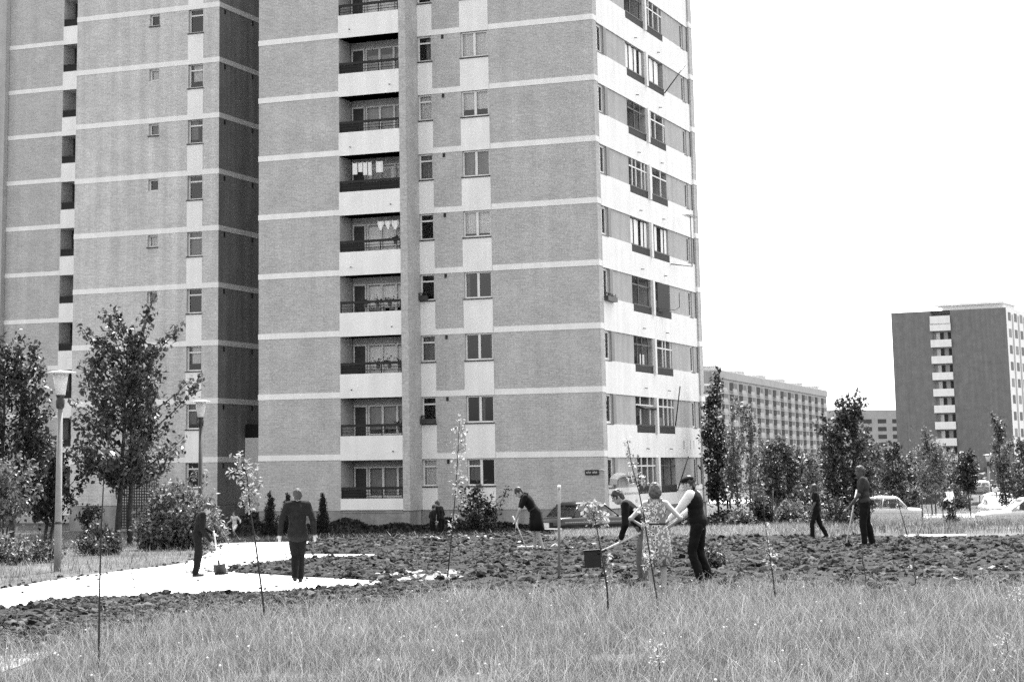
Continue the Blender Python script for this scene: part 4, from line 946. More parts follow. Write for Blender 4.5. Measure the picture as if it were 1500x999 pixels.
lamp('near park lamp with flat cap and pale tapered pole at the left', 84, 45.2, 4.36, .76)
lamp('second park lamp with dark collar in front of the left block, behind the tree', 293, 66, 4.55, .8, 'frame_dark')  # pole stands in shadow; that darkness is put into its colour
lamp('tiny distant park lamp in front of the dark tower', 1451, 150, 3.75, .8)

# pale stake
g = gnd(818.5, 849); t = thing('stake', 'tall pale measuring stake with a white tip standing in the dug bed', 'stake', g)
top = at(819, 713, g.y) - g
m = MB(); m.tube([(0, 0, -.1), top], [.025, .022], 8); m.build('rod', MT['pole'], t)
m = MB(); m.ball(top, (.034, .034, .036), 10, 6); m.build('knob', MT['white_sign'], t)
# street-name plate and hood on the tower
def on_tower(a, y, z):
    return Vector((CORNER[0], CORNER[1], 0)) + Matrix.Rotation(-TH, 3, 'Z') @ Vector((a, y, z))
t = thing('street_sign', 'small dark street name plate on the brick near the tower corner', 'sign', on_tower(-.55, -.03, 1.72), -TH)
m = MB(); m.box(-.31, .31, -.02, .0, -.11, .11); m.build('plate', MT['black_sign'], t)
m = MB()
for k in range(11):
    if k != 5: m.box(-.26 + k * .047, -.232 + k * .047, -.026, -.0205, -.03 - .01 * (k % 2), .03 + .012 * ((k * 7) % 3))
m.build('lettering', MT['cloth_pale'], t)
m = MB(); m.tube([(.33, -.01, .09), (.45, -.04, .13), (.60, -.05, .08)], .022, 6); m.build('bracket', MT['white_sign'], t)
t = thing('awning', 'pale curved hood over the ground floor window at the tower corner', 'awning', on_tower(.0, 2.05, 1.2), -TH)
m = MB(); rings = []
for k in range(9):
    a = math.pi * k / 8; rings.append([(.03, -1.5 * math.cos(a), .50 * math.sin(a) ** .7), (.34, -1.5 * math.cos(a), .42 * math.sin(a) ** .7), (.34, -1.44 * math.cos(a), .34 * math.sin(a) ** .7), (.03, -1.44 * math.cos(a), .42 * math.sin(a) ** .7)])
m.loft(rings, 0, True, False); m.build('canopy', MT['grey'], t)
# gate panel and pipe by the left block
def on_block(a, y, z): return Vector((BLOCKC[0], BLOCKC[1], 0)) + Matrix.Rotation(-TH, 3, 'Z') @ Vector((a, y, z))
t = thing('lattice_screen', 'dark lattice screen against the wall of the left block', 'screen', on_block(-3.55, -1.2, -.65), -TH)
m = MB(); m.box(-1.05, 1.05, 0, .06, 0, .08); m.box(-1.05, 1.05, 0, .06, 2.32, 2.4); m.box(-1.05, -.97, 0, .06, .08, 2.32); m.box(.97, 1.05, 0, .06, .08, 2.32); m.build('frame', MT['frame_dark'], t)
m = MB()
for k in range(15): m.box(-.96 + k * .135, -.90 + k * .135, .02, .035, .081, 2.319)
for k in range(17): m.box(-.965, .965, .036, .05, .15 + k * .13, .20 + k * .13)
m.build('lattice', MT['cloth_mid'], t)
m = MB(); m.box(-.55, .15, .1, .4, 2.35, 2.62); m.build('box', MT['cloth_pale'], t)
t = thing('wall_pipe', 'thin bent pipe on the wall between the two tree stems', 'pipe', on_block(-5.2, -.06, .4), -TH)
m = MB(); m.tube([(0, 0, -.2), (0, 0, .3), (-.25, -.02, .35), (-.3, 0, .7), (-.05, 0, .9), (0, 0, 1.6)], .03, 6); m.build('tube', MT['iron'], t)

# laundry on the balconies
def laundry(a, i, w, h, label, mt='blind', shape=0, zo=2.15):
    z = ZB[i] + zo; t = thing('laundry', label, 'laundry', on_tower(a, REC + .32, z), -TH, 'washing hung on the balconies')
    m = MB(); n = 5
    for k in range(n):
        x0, x1 = -w / 2 + w * k / n, -w / 2 + w * (k + 1) / n
        y0, y1 = .03 * math.sin(k * 2.1 + a), .03 * math.sin((k + 1) * 2.1 + a)
        l0 = h * (1 - shape * abs(2 * k / n - 1)); l1 = h * (1 - shape * abs(2 * (k + 1) / n - 1))
        for d in (0, .008): m.face([(x0, y0 + d, 0), (x1, y1 + d, 0), (x1, y1 + d + .02, -l1), (x0, y0 + d + .02, -l0)])
    m.build('cloth', MT[mt], t)
    for x in (-w * .4, w * .4): p = MB(); p.box(x - .01, x + .01, -.012, .012, -.02, .04); p.build('peg', MT['wood'], t)
laundry(-11.25, 5, .26, .52, 'white cloth at the left end of the upper balcony clothes line')
laundry(-10.98, 5, .24, .42, 'second white cloth from the left on the upper balcony clothes line')
laundry(-10.74, 5, .22, .58, 'longer third white cloth from the left on the upper balcony clothes line')
laundry(-10.50, 5, .20, .62, 'fourth white cloth from the left on the upper balcony line, the longest')
laundry(-10.02, 5, .34, .50, 'lone wide white cloth towards the right of the upper balcony line')
laundry(-9.98, 4, .32, .46, 'left pointed white cloth on the lower balcony clothes line', 'blind', .7)
laundry(-9.62, 4, .30, .44, 'middle pointed white cloth on the lower balcony clothes line', 'blind', .8)
laundry(-9.26, 4, .34, .46, 'right pointed white cloth on the lower balcony clothes line', 'blind', .6)
for i, lb in ((5, 'clothes line strung across the balcony with five white cloths'), (4, 'clothes line strung across the balcony with three pointed cloths')):
    t = thing('clothes_line', lb, 'clothes line', on_tower(-10.36, REC + .33, ZB[i] + 2.16), -TH); m = MB(); m.tube([(-1.5, 0, .03), (0, 0, 0), (1.5, 0, .03)], .006, 5); m.build('line', MT['iron'], t)
# potted plants on balcony rails and window ledges
def potplant(a, y, z, w, label, n=60, leaf=.10):
    t = thing('pot_plant', label, 'pot plant', on_tower(a, y, z), -TH, 'pot plants on balconies and ledges')
    m = MB(); lathe(m, [(.07, -.18), (.10, 0.0)], 10); m.build('pot', MT['pot'], t)
    leaf_mesh('leaves', np.c_[NR.normal(0, w, n), NR.normal(0, .06, n), np.abs(NR.normal(0, w * .8, n)) + .02], leaf, t, MT['lf_dark'], .2, .6)
for a, i, w, lb in ((-10.7, 3, .12, 'pot plant at the left of the flowered balcony'), (-10.1, 3, .16, 'middle pot plant on the flowered balcony'), (-9.5, 3, .14, 'right pot plant on the flowered balcony'),
                    (-10.1, 2, .15, 'round dark pot plant on the balcony below the flowered one'), (-9.55, 2, .20, 'tall spreading pot plant on the balcony below the flowered one'), (-9.05, 2, .12, 'pot plant next to the pillar, below the flowered balcony'),
                    (-9.2, 4, .13, 'pot plant under the pointed washing'), (-9.1, 1, .14, 'pot plant on the balcony just above the ground floor, beside the pillar')):
    potplant(a, REC + .2, ZB[i] + 1.2 if i != 4 else ZB[i] + 1.25, w, lb)
def ledgebox(a0, a1, i, label, right=False):
    z = ZB[i] + 1.32; o = on_tower((a0 + a1) / 2, -.14, z) if not right else on_tower(.12, (a0 + a1) / 2, ZB[i] + 1.0)
    t = thing('flower_box', label, 'flower box', o, -TH + (R(90) if right else 0), 'flower boxes under windows'); w = (a1 - a0) / 2
    m = MB(); m.box(-w, w, -.1, .1, -.0, .2); m.build('box', MT['frame_dark'], t)
    leaf_mesh('leaves', np.c_[NR.uniform(-w, w, 60), NR.normal(0, .06, 60), NR.uniform(.16, .34, 60)], .1, t, MT['lf_dark'], .2, .6)
ledgebox(-8.54, -7.8, 1, 'flower box under the narrow window one floor above the ground')
ledgebox(-8.54, -8.1, 3, 'small flower box at the narrow window level with the flowered balcony')
ledgebox(.55, 1.9, 3, 'flower box under the corner window on the right hand face', True)
# things on the right-hand face
def rod(label, pts, name='pole', cat='pole', m='iron', r=.03):
    t = thing(name, label, cat, on_tower(*pts[0]), -TH); o = Vector(pts[0]); b = MB(); b.tube([Vector(p) - o for p in pts], r, 6); b.build('rod', MT[m], t); return t
rod('dark slanting pole sticking out from the highest blind covered loggia', [(.1, 10.9, ZB[7] + .95), (.9, 12.0, ZB[7] + 2.5)])
rod('dark slanting pole by the loggia one floor above the ground', [(.1, 10.9, ZB[2 - 1] + 1.2), (.25, 11.4, ZB[1] + 3.1)])
rod('dark slanting pole beside the ground floor loggia', [(.1, 10.9, ZB[0] + .9), (.5, 11.6, ZB[0] + 2.5)])
t = rod('television aerial on a bent mast beside the blind covered loggia', [(.1, 11.0, ZB[4] + .75), (.7, 12.7, ZB[4] + .75), (.7, 12.7, ZB[4] + 3.25)], 'television_aerial', 'aerial', 'iron', .028)
b = MB(); b.tube([(.6, 1.0, 2.5), (.6, 2.4, 2.5)], .02, 5)
for k in range(5): b.tube([(.35, 1.1 + k * .3, 2.5), (.85, 1.1 + k * .3, 2.5)], .012, 5)
b.build('antenna', MT['pole'], t)
t = thing('open_window', 'dark casement swung open in the loggia just below the aerial', 'window', on_tower(.02, 8.75, ZB[3] + 1.05), -TH)
m = MB(); m.prism((0, 0, 0), (.22, 1.15, 0), (0, 0, 1.35), (.03, 0, 0)); m.build('panel', MT['rail'], t)
m = MB(); m.tube([(-.1, -.6, .1), (.3, -.4, .12), (.5, 1.2, .12), (.55, 1.9, .3), (.55, 1.9, 1.0)], .02, 5); m.build('bracket', MT['iron'], t)
t = thing('awning', 'dark folded awning across the left loggia one floor above the ground', 'awning', on_tower(.02, 6.3, ZB[1] + 1.95), -TH)
m = MB(); m.tube([(.02, -1.35, .05), (.06, -.4, -.02), (.05, .6, .03), (.02, 1.7, 0)], .06, 6); m.build('cloth', MT['rail'], t)
for i, a, lb in ((8, 9.0, 'dark board hanging in the upper right loggia'), (5, 9.0, 'dark cloth hanging in the right loggia two floors under the high slanting pole')):
    t = thing('hanging_cloth', lb, 'cloth', on_tower(-.2, a, ZB[i + 1] - .4), -TH); m = MB(); m.prism((0, -.3, -.9), (.015, 0, 0), (0, .6, 0), (0, 0, .9)); m.build('cloth', MT['rail'], t)
t = thing('laundry', 'white sheet hanging low in the left loggia two floors above ground', 'laundry', on_tower(-.3, 7.0, ZB[2] + 1.7), -TH, 'washing hung on the balconies')
m = MB(); m.prism((0, -.35, -.8), (.015, 0, 0), (0, .7, 0), (0, 0, .8)); m.build('cloth', MT['blind'], t)

# fences in the right background
g = foot(1310, 165); g2 = foot(1452, 165); t = thing('board_fence', 'long dark board fence with a pale top rail in the right background', 'fence', g, math.atan2(g2.y - g.y, g2.x - g.x)); L_ = (g2 - g).length
m = MB(); m.box(0, L_, 0, .06, .0, 1.35)
m.build('boards', MT['wood_dark'], t); m = MB(); m.box(0, L_ * .93, -.05, .1, 1.72, 1.85); m.build('top_rail', MT['cloth_pale'], t)
for k in range(6): m = MB(); x = k * L_ / 5; m.box(x - .06, x + .06, .062, .16, -.1, 1.9); m.build('post', MT['wood_dark'], t)
def picket(px0, px1, Y, h, n, label):
    g = foot(px0, Y); g2 = foot(px1, Y); t = thing('picket_fence', label, 'fence', g, math.atan2(g2.y - g.y, g2.x - g.x)); L_ = (g2 - g).length
    m = MB()
    for k in range(n): x = L_ * k / (n - 1); hh = h * random.uniform(.92, 1.05); m.box(x - .045, x + .045, 0, .025, .05, hh)
    m.build('pickets', MT['wood_dark'], t)
    for z in (.35, h * .8): m = MB(); m.box(0, L_, .026, .07, z, z + .07); m.build('rail', MT['wood_dark'], t)
picket(1128, 1212, 125, 1.75, 34, 'dark picket fence under the trees behind the walking boy')
def post(px, py, top, label, Y=None, r=.03, m='iron'):
    g = gnd(px, py) if Y is None else foot(px, Y); p = at(top[0], top[1], g.y) - g
    t = thing('fence_post', label, 'post', g, 0, 'thin fence posts in the dry grass'); b = MB(); b.tube([(0, 0, -.1), p], r, 6); b.build('rod', MT[m], t)
    c = MB(); c.ball(p, r * 1.25, 8, 5); c.build('cap', MT[m], t)
post(1352, 764, (1350, 722), 'thin dark post left of the person in the white shirt', 86)
post(1382, 750, (1380, 724), 'thin dark post touching the person in the white shirt', 104)
post(1401, 757, (1397, 728), 'leaning thin post right of the person in the white shirt', 104)
post(1422, 748, (1421, 722), 'thin dark post under the dark van window', 108)
post(1436, 748, (1435, 726), 'thin dark post close to the front of the nearer white car', 108)
for k, px in enumerate((1105, 1119, 1131)):
    post(px, 750, (px - 3 + 2 * k, 716), ['leftmost of three thin posts under the light tree', 'middle of three thin posts under the light tree', 'rightmost of three thin posts under the light tree'][k], 92)

# ------------------------------------------------------------------ cars
def car(name, label, cat, loc, rz, paint, van=False, plate=True):
    """saloon along local x, nose at +x"""
    t = thing(name, label, cat, loc, rz, None)
    W = .80
    def ring(x, zb, zt, hw):
        r = [(x, -hw * .90, zb), (x, -hw, zb + .12), (x, -hw, zt - .16), (x, -hw * .95, zt - .05), (x, -hw * .82, zt), (x, hw * .82, zt), (x, hw * .95, zt - .05), (x, hw, zt - .16), (x, hw, zb + .12), (x, hw * .90, zb)]
        return [Vector(p) for p in r]
    prof = [(-2.12, .42, .72, .70), (-2.08, .34, .84, .76), (-1.95, .30, .89, .785), (-1.5, .26, .91, W), (-.9, .22, .92, W + .01), (0, .22, .92, W + .015), (.8, .22, .915, W + .01), (1.2, .24, .90, W), (1.8, .26, .86, .785), (2.05, .30, .80, .76), (2.12, .40, .72, .71)]
    if van: prof = [(a, b_, c_ + .05, d_ + .03) for a, b_, c_, d_ in prof]
    m = MB(); m.loft([ring(*p) for p in prof], 0, True, True); m.build('body', MT[paint], t)
    h = 1.42 if not van else 1.85
    if van: low = [(-2.0, .74), (1.35, .74)]; topx = [-1.9, .95]
    else: low = [(-1.42, .73), (.92, .73)]; topx = [-1.02, .30]
    wt = .60 if not van else .66; zb = .915 + (.05 if van else 0); zr = h - .10
    # cabin: four corner pillars, centre pillars, roof
    P0 = [Vector((low[0][0], -.73, zb)), Vector((low[1][0], -.73, zb)), Vector((low[1][0], .73, zb)), Vector((low[0][0], .73, zb))]
    P1 = [Vector((topx[0], -wt, zr)), Vector((topx[1], -wt, zr)), Vector((topx[1], wt, zr)), Vector((topx[0], wt, zr))]
    for a, b_ in zip(P0, P1): m = MB(); m.tube([a - Vector((0, 0, .02)), b_ + Vector((0, 0, .02))], .035, 6); m.build('pillar', MT[paint], t)
    for sgn in (-1, 1):
        for f in ((.5,) if not van else (.33, .66)):
            x0 = low[0][0] + (low[1][0] - low[0][0]) * f; x1 = topx[0] + (topx[1] - topx[0]) * f
            m = MB(); m.tube([(x0, sgn * .735, zb - .02), (x1, sgn * (wt + .005), zr + .02)], .028, 6); m.build('pillar', MT[paint], t)
    rr = []
    for x, dz, k in ((topx[0] - .06, 0, .96), (topx[0] + .06, .06, 1), ((topx[0] + topx[1]) / 2, .10, 1.02), (topx[1] - .06, .06, 1), (topx[1] + .06, 0, .96)):
        rr.append([(x, -wt * k, zr - .02), (x, -wt * k * .98, zr + .03 + dz * .5), (x, -wt * k * .6, zr + .05 + dz), (x, wt * k * .6, zr + .05 + dz), (x, wt * k * .98, zr + .03 + dz * .5), (x, wt * k, zr - .02)])
    m = MB(); m.loft(rr, 0, True, True); m.build('roof', MT[paint], t)
    for nm, (i, j) in (('side_window', (0, 1)), ('windscreen', (1, 2)), ('side_window', (2, 3)), ('rear_window', (3, 0))):
        g_ = MB(); g_.face([P0[i], P0[j], P1[j], P1[i]]); g_.build(nm, MT['glass'], t)
    m = MB(); m.box(-.9, -.7, -.55, .55, .45, 1.12); m.box(.0, .2, -.6, -.1, .45, 1.08); m.box(.0, .2, .1, .6, .45, 1.08); m.build('seats', MT['cloth_mid'], t)
    for sx in (-1.28, 1.28):
        for sy in (-1, 1):
            w = MB(); w.loft([[(sx + r * math.cos(a), sy * y, .30 + r * math.sin(a)) for a in [2 * math.pi * k / 20 for k in range(20)]] for r, y in ((.22, .64), (.29, .645), (.30, .68), (.30, .78), (.28, .81), (.20, .812))], 0, True, True)
            o = w.build('wheel', MT['rubber'], t)
            w = MB(); w.loft([[(sx + r * math.cos(a), sy * y, .30 + r * math.sin(a)) for a in [2 * math.pi * k / 16 for k in range(16)]] for r, y in ((.19, .80), (.18, .825), (.08, .835))], 0, True, True); w.build('hubcap', MT['cloth_grey'], o)
    for x, nm in ((2.16, 'front_bumper'), (-2.17, 'rear_bumper')):
        m = MB(); m.tube([(x - .14 * np.sign(x), -.80, .47), (x, -.66, .47), (x + .03 * np.sign(x), 0, .47), (x, .66, .47), (x - .14 * np.sign(x), .80, .47)], .05, 8); m.build(nm, MT['chrome'], t)
    for sy in (-.55, .55):
        m = MB(); m.ball((2.10, sy, .65), (.05, .10, .10), 12, 8); m.build('headlight', MT['headlamp'], t)
        m = MB(); m.box(-2.135, -2.07, sy - .12, sy + .12, .60, .72); m.build('tail_light', MT['lamp_red'], t)
    if plate: m = MB(); m.box(-2.15, -2.12, -.19, .19, .53, .70); m.build('licence_plate', MT['white_sign'], t)
    m = MB()
    for sy in (-1, 1): m.box(-1.9, 1.9, sy * (W + .017) - .008, sy * (W + .017) + .008, .70, .725)
    m.build('trim_strip', MT['chrome'], t)
    return t
def carat(px, Y): p = foot(px, Y); return (p.x, p.y, p.z)
car('parked_car', 'dark saloon car parked by the tower corner, seen from behind', 'car', carat(862, 78), R(38), 'paint_dark')
car('parked_car', 'white car in the grass half hidden behind the man with the hoe', 'car', carat(1283, 95), R(172), 'paint_white')
car('parked_car', 'white saloon car at the right edge, nose to the left', 'car', carat(1508, 88), R(180), 'paint_white')
car('parked_car', 'white car behind the other one at the right edge, facing the camera', 'car', carat(1466, 101), R(-97), 'paint_white')
t = car('parked_van', 'pale van with a wide dark rear window beside the board fence', 'van', carat(1436, 142), R(75), 'paint_white', True)
# ------------------------------------------------------------------ people
from mathutils import noise as mnoise
def solid(name, prims, voxel, m, parent, smooth=3, folds=None):
    """union of overlapping volumes grown into one continuous skin"""
    mb = MB()
    for p in prims:
        if p[0] == 't': mb.tube(p[1], list(p[2]), 10); [mb.ball(c, r * 1.0, 10, 6) for c, r in zip(p[1], p[2])]
        else: mb.ball(p[1], p[2], 14, 10, 0, p[3] if len(p) > 3 else None)
    me = mb.mesh(name); o = bpy.data.objects.new('tmp', me); COL.objects.link(o)
    r = o.modifiers.new('r', 'REMESH'); r.mode = 'VOXEL'; r.voxel_size = voxel; r.use_smooth_shade = True
    s = o.modifiers.new('s', 'SMOOTH'); s.iterations = smooth; s.factor = .5
    dg = bpy.context.evaluated_depsgraph_get(); ev = o.evaluated_get(dg); me2 = bpy.data.meshes.new_from_object(ev, depsgraph=dg)
    bpy.data.objects.remove(o); bpy.data.meshes.remove(me); me2.name = name; me2.materials.clear()
    if folds:                                             # creases in cloth, locks in hair
        off = Vector((random.uniform(0, 50), 0, 0))
        for v_ in me2.vertices:
            c_ = v_.co; q = mnoise.noise(Vector((c_.x * folds[1], c_.y * folds[1], c_.z * folds[1] * folds[2])) + off) + .5 * mnoise.noise(Vector((c_.x * folds[1] * 2.3, c_.y * folds[1] * 2.3, c_.z * folds[1] * folds[2] * 2.3 + c_.x * 9)) + off)
            v_.co = c_ + v_.normal * folds[0] * q
        me2.update()
    return link(name, me2, parent, MT[m])

BASE = dict(head=(0, .02, 1.60), neck=(0, 0, 1.47), chest=(0, 0, 1.30), waist=(0, .01, 1.10), pelvis=(0, 0, .95),
            sl=(-.185, 0, 1.42), el=(-.235, -.03, 1.14), wl=(-.25, .04, .90), sr=(.185, 0, 1.42), er=(.235, -.03, 1.14), wr=(.25, .04, .90),
            hl=(-.09, 0, .92), kl=(-.10, .03, .50), al=(-.105, 0, .09), hr=(.09, 0, .92), kr=(.10, .03, .50), ar=(.105, 0, .09))
UP = ('head', 'neck', 'chest', 'waist', 'sl', 'el', 'wl', 'sr', 'er', 'wr')
def person(label, loc, rz, H=1.72, lean=0.0, nod=0.0, pose=None, top=('cloth_dark', 'long', .05), legs=('trousers', 'cloth_black'), hair='hair_dark', hairlen='short', cap=None, skin='skin', vest=None, group=None, voxel=.014, tip=(.12, .12), jacket=False, girth=1.0):
    """local frame: +y is the way the person faces, +x their right hand; pose gives joints AFTER the lean"""
    t = thing('person', label, 'person', loc, rz, group); k = H / 1.72
    J = {n: Vector(v) for n, v in BASE.items()}
    rot = Matrix.Rotation(-lean, 3, 'X'); pv = J['pelvis'].copy()
    for n in UP: J[n] = pv + rot @ (J[n] - pv)
    hd = J['head'] - J['neck']; J['head'] = J['neck'] + Matrix.Rotation(-nod, 3, 'X') @ hd
    for n, v in (pose or {}).items(): J[n] = Vector(v)
    J = {n: v * k for n, v in J.items()}
    hrot = Matrix.Rotation(-(lean * .75 + nod), 3, 'X'); up = Vector((0, 0, 1)); g = girth
    S = lambda r: r * k
    H_ = J['head']; hf = lambda x, y, z: H_ + hrot @ Vector((x * k, y * k, z * k))
    B = [('b', H_, (S(.080), S(.101), S(.120)), hrot), ('b', hf(0, .022, -.052), (S(.062), S(.080), S(.078)), hrot), ('t', [J['neck'] + (J['chest'] - J['neck']) * .3, hf(0, -.01, -.06)], (S(.058), S(.05))),
         ('t', [hf(0, .088, .015), hf(0, .112, -.02)], (S(.011), S(.016))), ('b', hf(-.076, -.005, -.005), (S(.012), S(.024), S(.034)), hrot), ('b', hf(.076, -.005, -.005), (S(.012), S(.024), S(.034)), hrot), ('b', hf(0, .086, -.06), (S(.024), S(.014), S(.010)), hrot)]
    def torso(s=1.0):
        return [('b', J['chest'], (S(.165 * s * g), S(.115 * s * g), S(.20)), rot), ('b', J['waist'], (S(.145 * s * g), S(.11 * s * g), S(.16)), rot), ('b', J['pelvis'] + Vector((0, 0, S(.0))), (S(.165 * s * g), S(.12 * s * g), S(.13)), rot),
                ('t', [J['sl'], J['chest'] + (J['neck'] - J['chest']) * .70, J['sr']], (S(.060 * s), S(.068 * s), S(.060 * s)))]
    B += torso()
    def hand(w, e, side):
        d = (w - e).normalized(); s_ = d.cross(Vector((0, 1, 0))); s_ = s_.normalized() if s_.length > .1 else Vector((1, 0, 0)); n_ = s_.cross(d)
        out = [('t', [w, w + d * S(.045), w + d * S(.085)], (S(.026), S(.034), S(.032)))]
        for q, ln in ((-1.5, .062), (-.5, .078), (.5, .074), (1.5, .056)):
            b0 = w + d * S(.09) + s_ * S(.0165 * q); out.append(('t', [b0, b0 + d * S(ln * .55) + n_ * S(.008), b0 + d * S(ln * .9) + n_ * S(.03)], (S(.0085), S(.008), S(.0065))))
        b0 = w + d * S(.03) + s_ * S(.03 * side); out.append(('t', [b0, b0 + d * S(.035) + s_ * S(.025 * side) + n_ * S(.01), b0 + d * S(.06) + s_ * S(.026 * side) + n_ * S(.028)], (S(.012), S(.010), S(.008))))
        return out
    for a in 'lr':
        s_, e, w = J['s' + a], J['e' + a], J['w' + a]; B.append(('t', [s_, e, w], (S(.052 * g), S(.042), S(.028)))); B += hand(w, e, -1 if a == 'l' else 1)
        h_, n_, f = J['h' + a], J['k' + a], J['a' + a]; B.append(('t', [h_, n_, f], (S(.088 * g), S(.058 * g), S(.038)))); td = Vector((0, 1, 0)) if ('t' + a) not in J else (J['t' + a] - f).normalized()
        B.append(('t', [f + Vector((0, 0, -S(.04))) - td * S(.03), f + Vector((0, 0, -S(.05))) + td * S(.15)], (S(.036), S(.03))))
    solid('body', B, max(.008, voxel * .7), skin, t)
    # clothing
    tm, sl_, ext = top
    if legs[0] != 'dress' or sl_ != 'dress':
        T_ = [p for q, p in enumerate(torso(1.12)) if not (vest and q == 2)]
        if jacket:
            for z_, rx, ry in ((.86, .20, .16), (.90, .195, .155), (.97, .185, .145), (1.06, .17, .135), (1.16, .172, .135), (1.26, .185, .138), (1.34, .185, .13)):
                c_ = J['pelvis'] + rot @ (Vector((0, 0, S(z_ - .95)))); T_.append(('b', c_, (S(rx), S(ry), S(.13)), rot))
            T_.append(('t', [J['sl'], J['neck'] - Vector((0, 0, S(.03))), J['sr']], (S(.082), S(.075), S(.082))))
        for a in 'lr':
            s_, e, w = J['s' + a], J['e' + a], J['w' + a]
            if sl_ == 'long': T_.append(('t', [s_, e, w.lerp(e, .05)], (S(.075), S(.064), S(.05))))
            elif sl_ == 'short': T_.append(('t', [s_, s_.lerp(e, .75)], (S(.068), S(.064))))
        solid('jacket' if jacket else 'shirt', T_, voxel, tm, t, 6 if jacket else 3, (.011, 8, .6))
    if vest: solid('vest', [('b', p[1], tuple(c * 1.09 for c in p[2]), p[3]) for p in torso(1.13)[:2]] + [('b', J['waist'].lerp(J['pelvis'], .6), (S(.185), S(.15), S(.15)), rot), ('b', J['pelvis'] + Vector((0, 0, S(.03))), (S(.19), S(.15), S(.13)), rot)] + [('t', [J['sl'].lerp(J['chest'], .2), J['chest'] + (J['neck'] - J['chest']) * .82, J['sr'].lerp(J['chest'], .2)], (S(.075), S(.085), S(.075)))], voxel, vest, t)
    if legs[0] == 'trousers':
        L_ = [('b', J['pelvis'], (S(.18 * g), S(.135 * g), S(.13)), rot)]
        for a in 'lr': L_.append(('t', [J['h' + a], J['k' + a], J['a' + a] + Vector((0, 0, S(.01)))], (S(.105 * g), S(.08), S(.072))))
        solid('trousers', L_, voxel, legs[1], t, 3, (.014, 9, .8))
    elif legs[0] == 'shorts':
        L_ = [('b', J['pelvis'], (S(.18), S(.135), S(.13)), rot)]
        for a in 'lr': L_.append(('t', [J['h' + a], J['h' + a].lerp(J['k' + a], .6)], (S(.105), S(.09))))
        solid('shorts', L_, voxel, legs[1], t)
    elif legs[0] == 'dress':
        hem = legs[2] * k; n = 40; rings = []
        c0 = J['chest'] + rot @ Vector((0, 0, S(.13)))
        kmid = (J['kl'] + J['kr']) / 2; low = Vector((kmid.x, kmid.y - S(.02), hem))
        for c, rx, ry in ((c0, .135, .10), (J['chest'] + rot @ Vector((0, 0, S(.03))), .185, .135), (J['chest'] + rot @ Vector((0, 0, S(-.08))), .180, .132), (J['waist'], .160, .122), (J['waist'].lerp(J['pelvis'], .35), .165, .125), (J['pelvis'], .205, .15), (J['pelvis'].lerp(low, .5), .225, .17), (low, .245, .19), (low + Vector((0, 0, .004)), .235, .18)):
            rings.append([c + (rot if c.z > J['pelvis'].z + .01 else Matrix.Identity(3)) @ Vector((S(rx) * math.cos(2 * math.pi * q / n), S(ry) * math.sin(2 * math.pi * q / n), 0)) * (1 + (.05 * math.sin(q * 2 * math.pi * 7 / n) if c.z < J['pelvis'].z - .1 else 0)) for q in range(n)])
        m = MB(); m.loft(rings, 0, False, True); d_ = m.build('dress', MT[legs[1]], t)
        m = MB()
        for s_ in (-1, 1): m.tube([J['chest'] + rot @ Vector((S(.09 * s_), S(-.10), S(.12))), J['chest'] + rot @ Vector((S(.085 * s_), S(-.05), S(.19))), J['chest'] + rot @ Vector((S(.08 * s_), S(.08), S(.15)))], S(.03), 8)
        m.build('shoulder_strap', MT[legs[1]], d_)
        m = MB(); m.loft([[J['waist'] + rot @ Vector((S(.168) * math.cos(2 * math.pi * q / n), S(.13) * math.sin(2 * math.pi * q / n), S(z))) for q in range(n)] for z in (-.045, -.015)], 0, False, True); m.build('belt', MT['cloth_mid'], d_)
    for a in 'lr':
        f = J['a' + a]; td = Vector((0, 1, 0)) if ('t' + a) not in J else (J['t' + a] - f).normalized()
        solid('shoe', [('t', [f + Vector((0, 0, -S(.045))) - td * S(.035), f + Vector((0, 0, -S(.05))) + td * S(.08), f + Vector((0, 0, -S(.058))) + td * S(.16)], (S(.045), S(.046), S(.036)))], .012, 'shoe', t)
    e_ = MB()
    for x in (-.032, .032): e_.ball(hf(x, .083, .022), S(.012), 8, 6)
    e_.build('eyes', MT['hair_dark'], t)
    if hair:
        hp = [('b', hf(0, -.012, .030), (S(.092), S(.108), S(.108)), hrot)]
        if hairlen == 'long': hp += [('b', hf(0, -.05, -.03), (S(.105), S(.085), S(.13)), hrot), ('b', hf(-.06, -.01, -.03), (S(.04), S(.06), S(.09)), hrot), ('b', hf(.06, -.01, -.03), (S(.04), S(.06), S(.09)), hrot)]
        else: hp += [('b', hf(0, -.055, -.015), (S(.068), S(.052), S(.09)), hrot)]
        solid('hair', hp, .011, hair, t, 1, (.015, 24, .6))
    if cap:
        m = MB(); m.ball(hf(0, .0, .07), (S(.10), S(.115), S(.062)), 16, 8, 0, hrot); m.ball(hf(0, .07, .055), (S(.075), S(.07), S(.014)), 14, 6, 0, hrot); m.build('cap', MT[cap], t)
    t['_j'] = 0; del t['_j']
    return t, J
def toworld(t, v): return t.location + Matrix.Rotation(t.rotation_euler[2], 3, 'Z') @ Vector(v)
def inv(g, rz, H, P): return tuple((Matrix.Rotation(-rz, 3, 'Z') @ (Vector(P) - Vector(g))) * (1.72 / H))
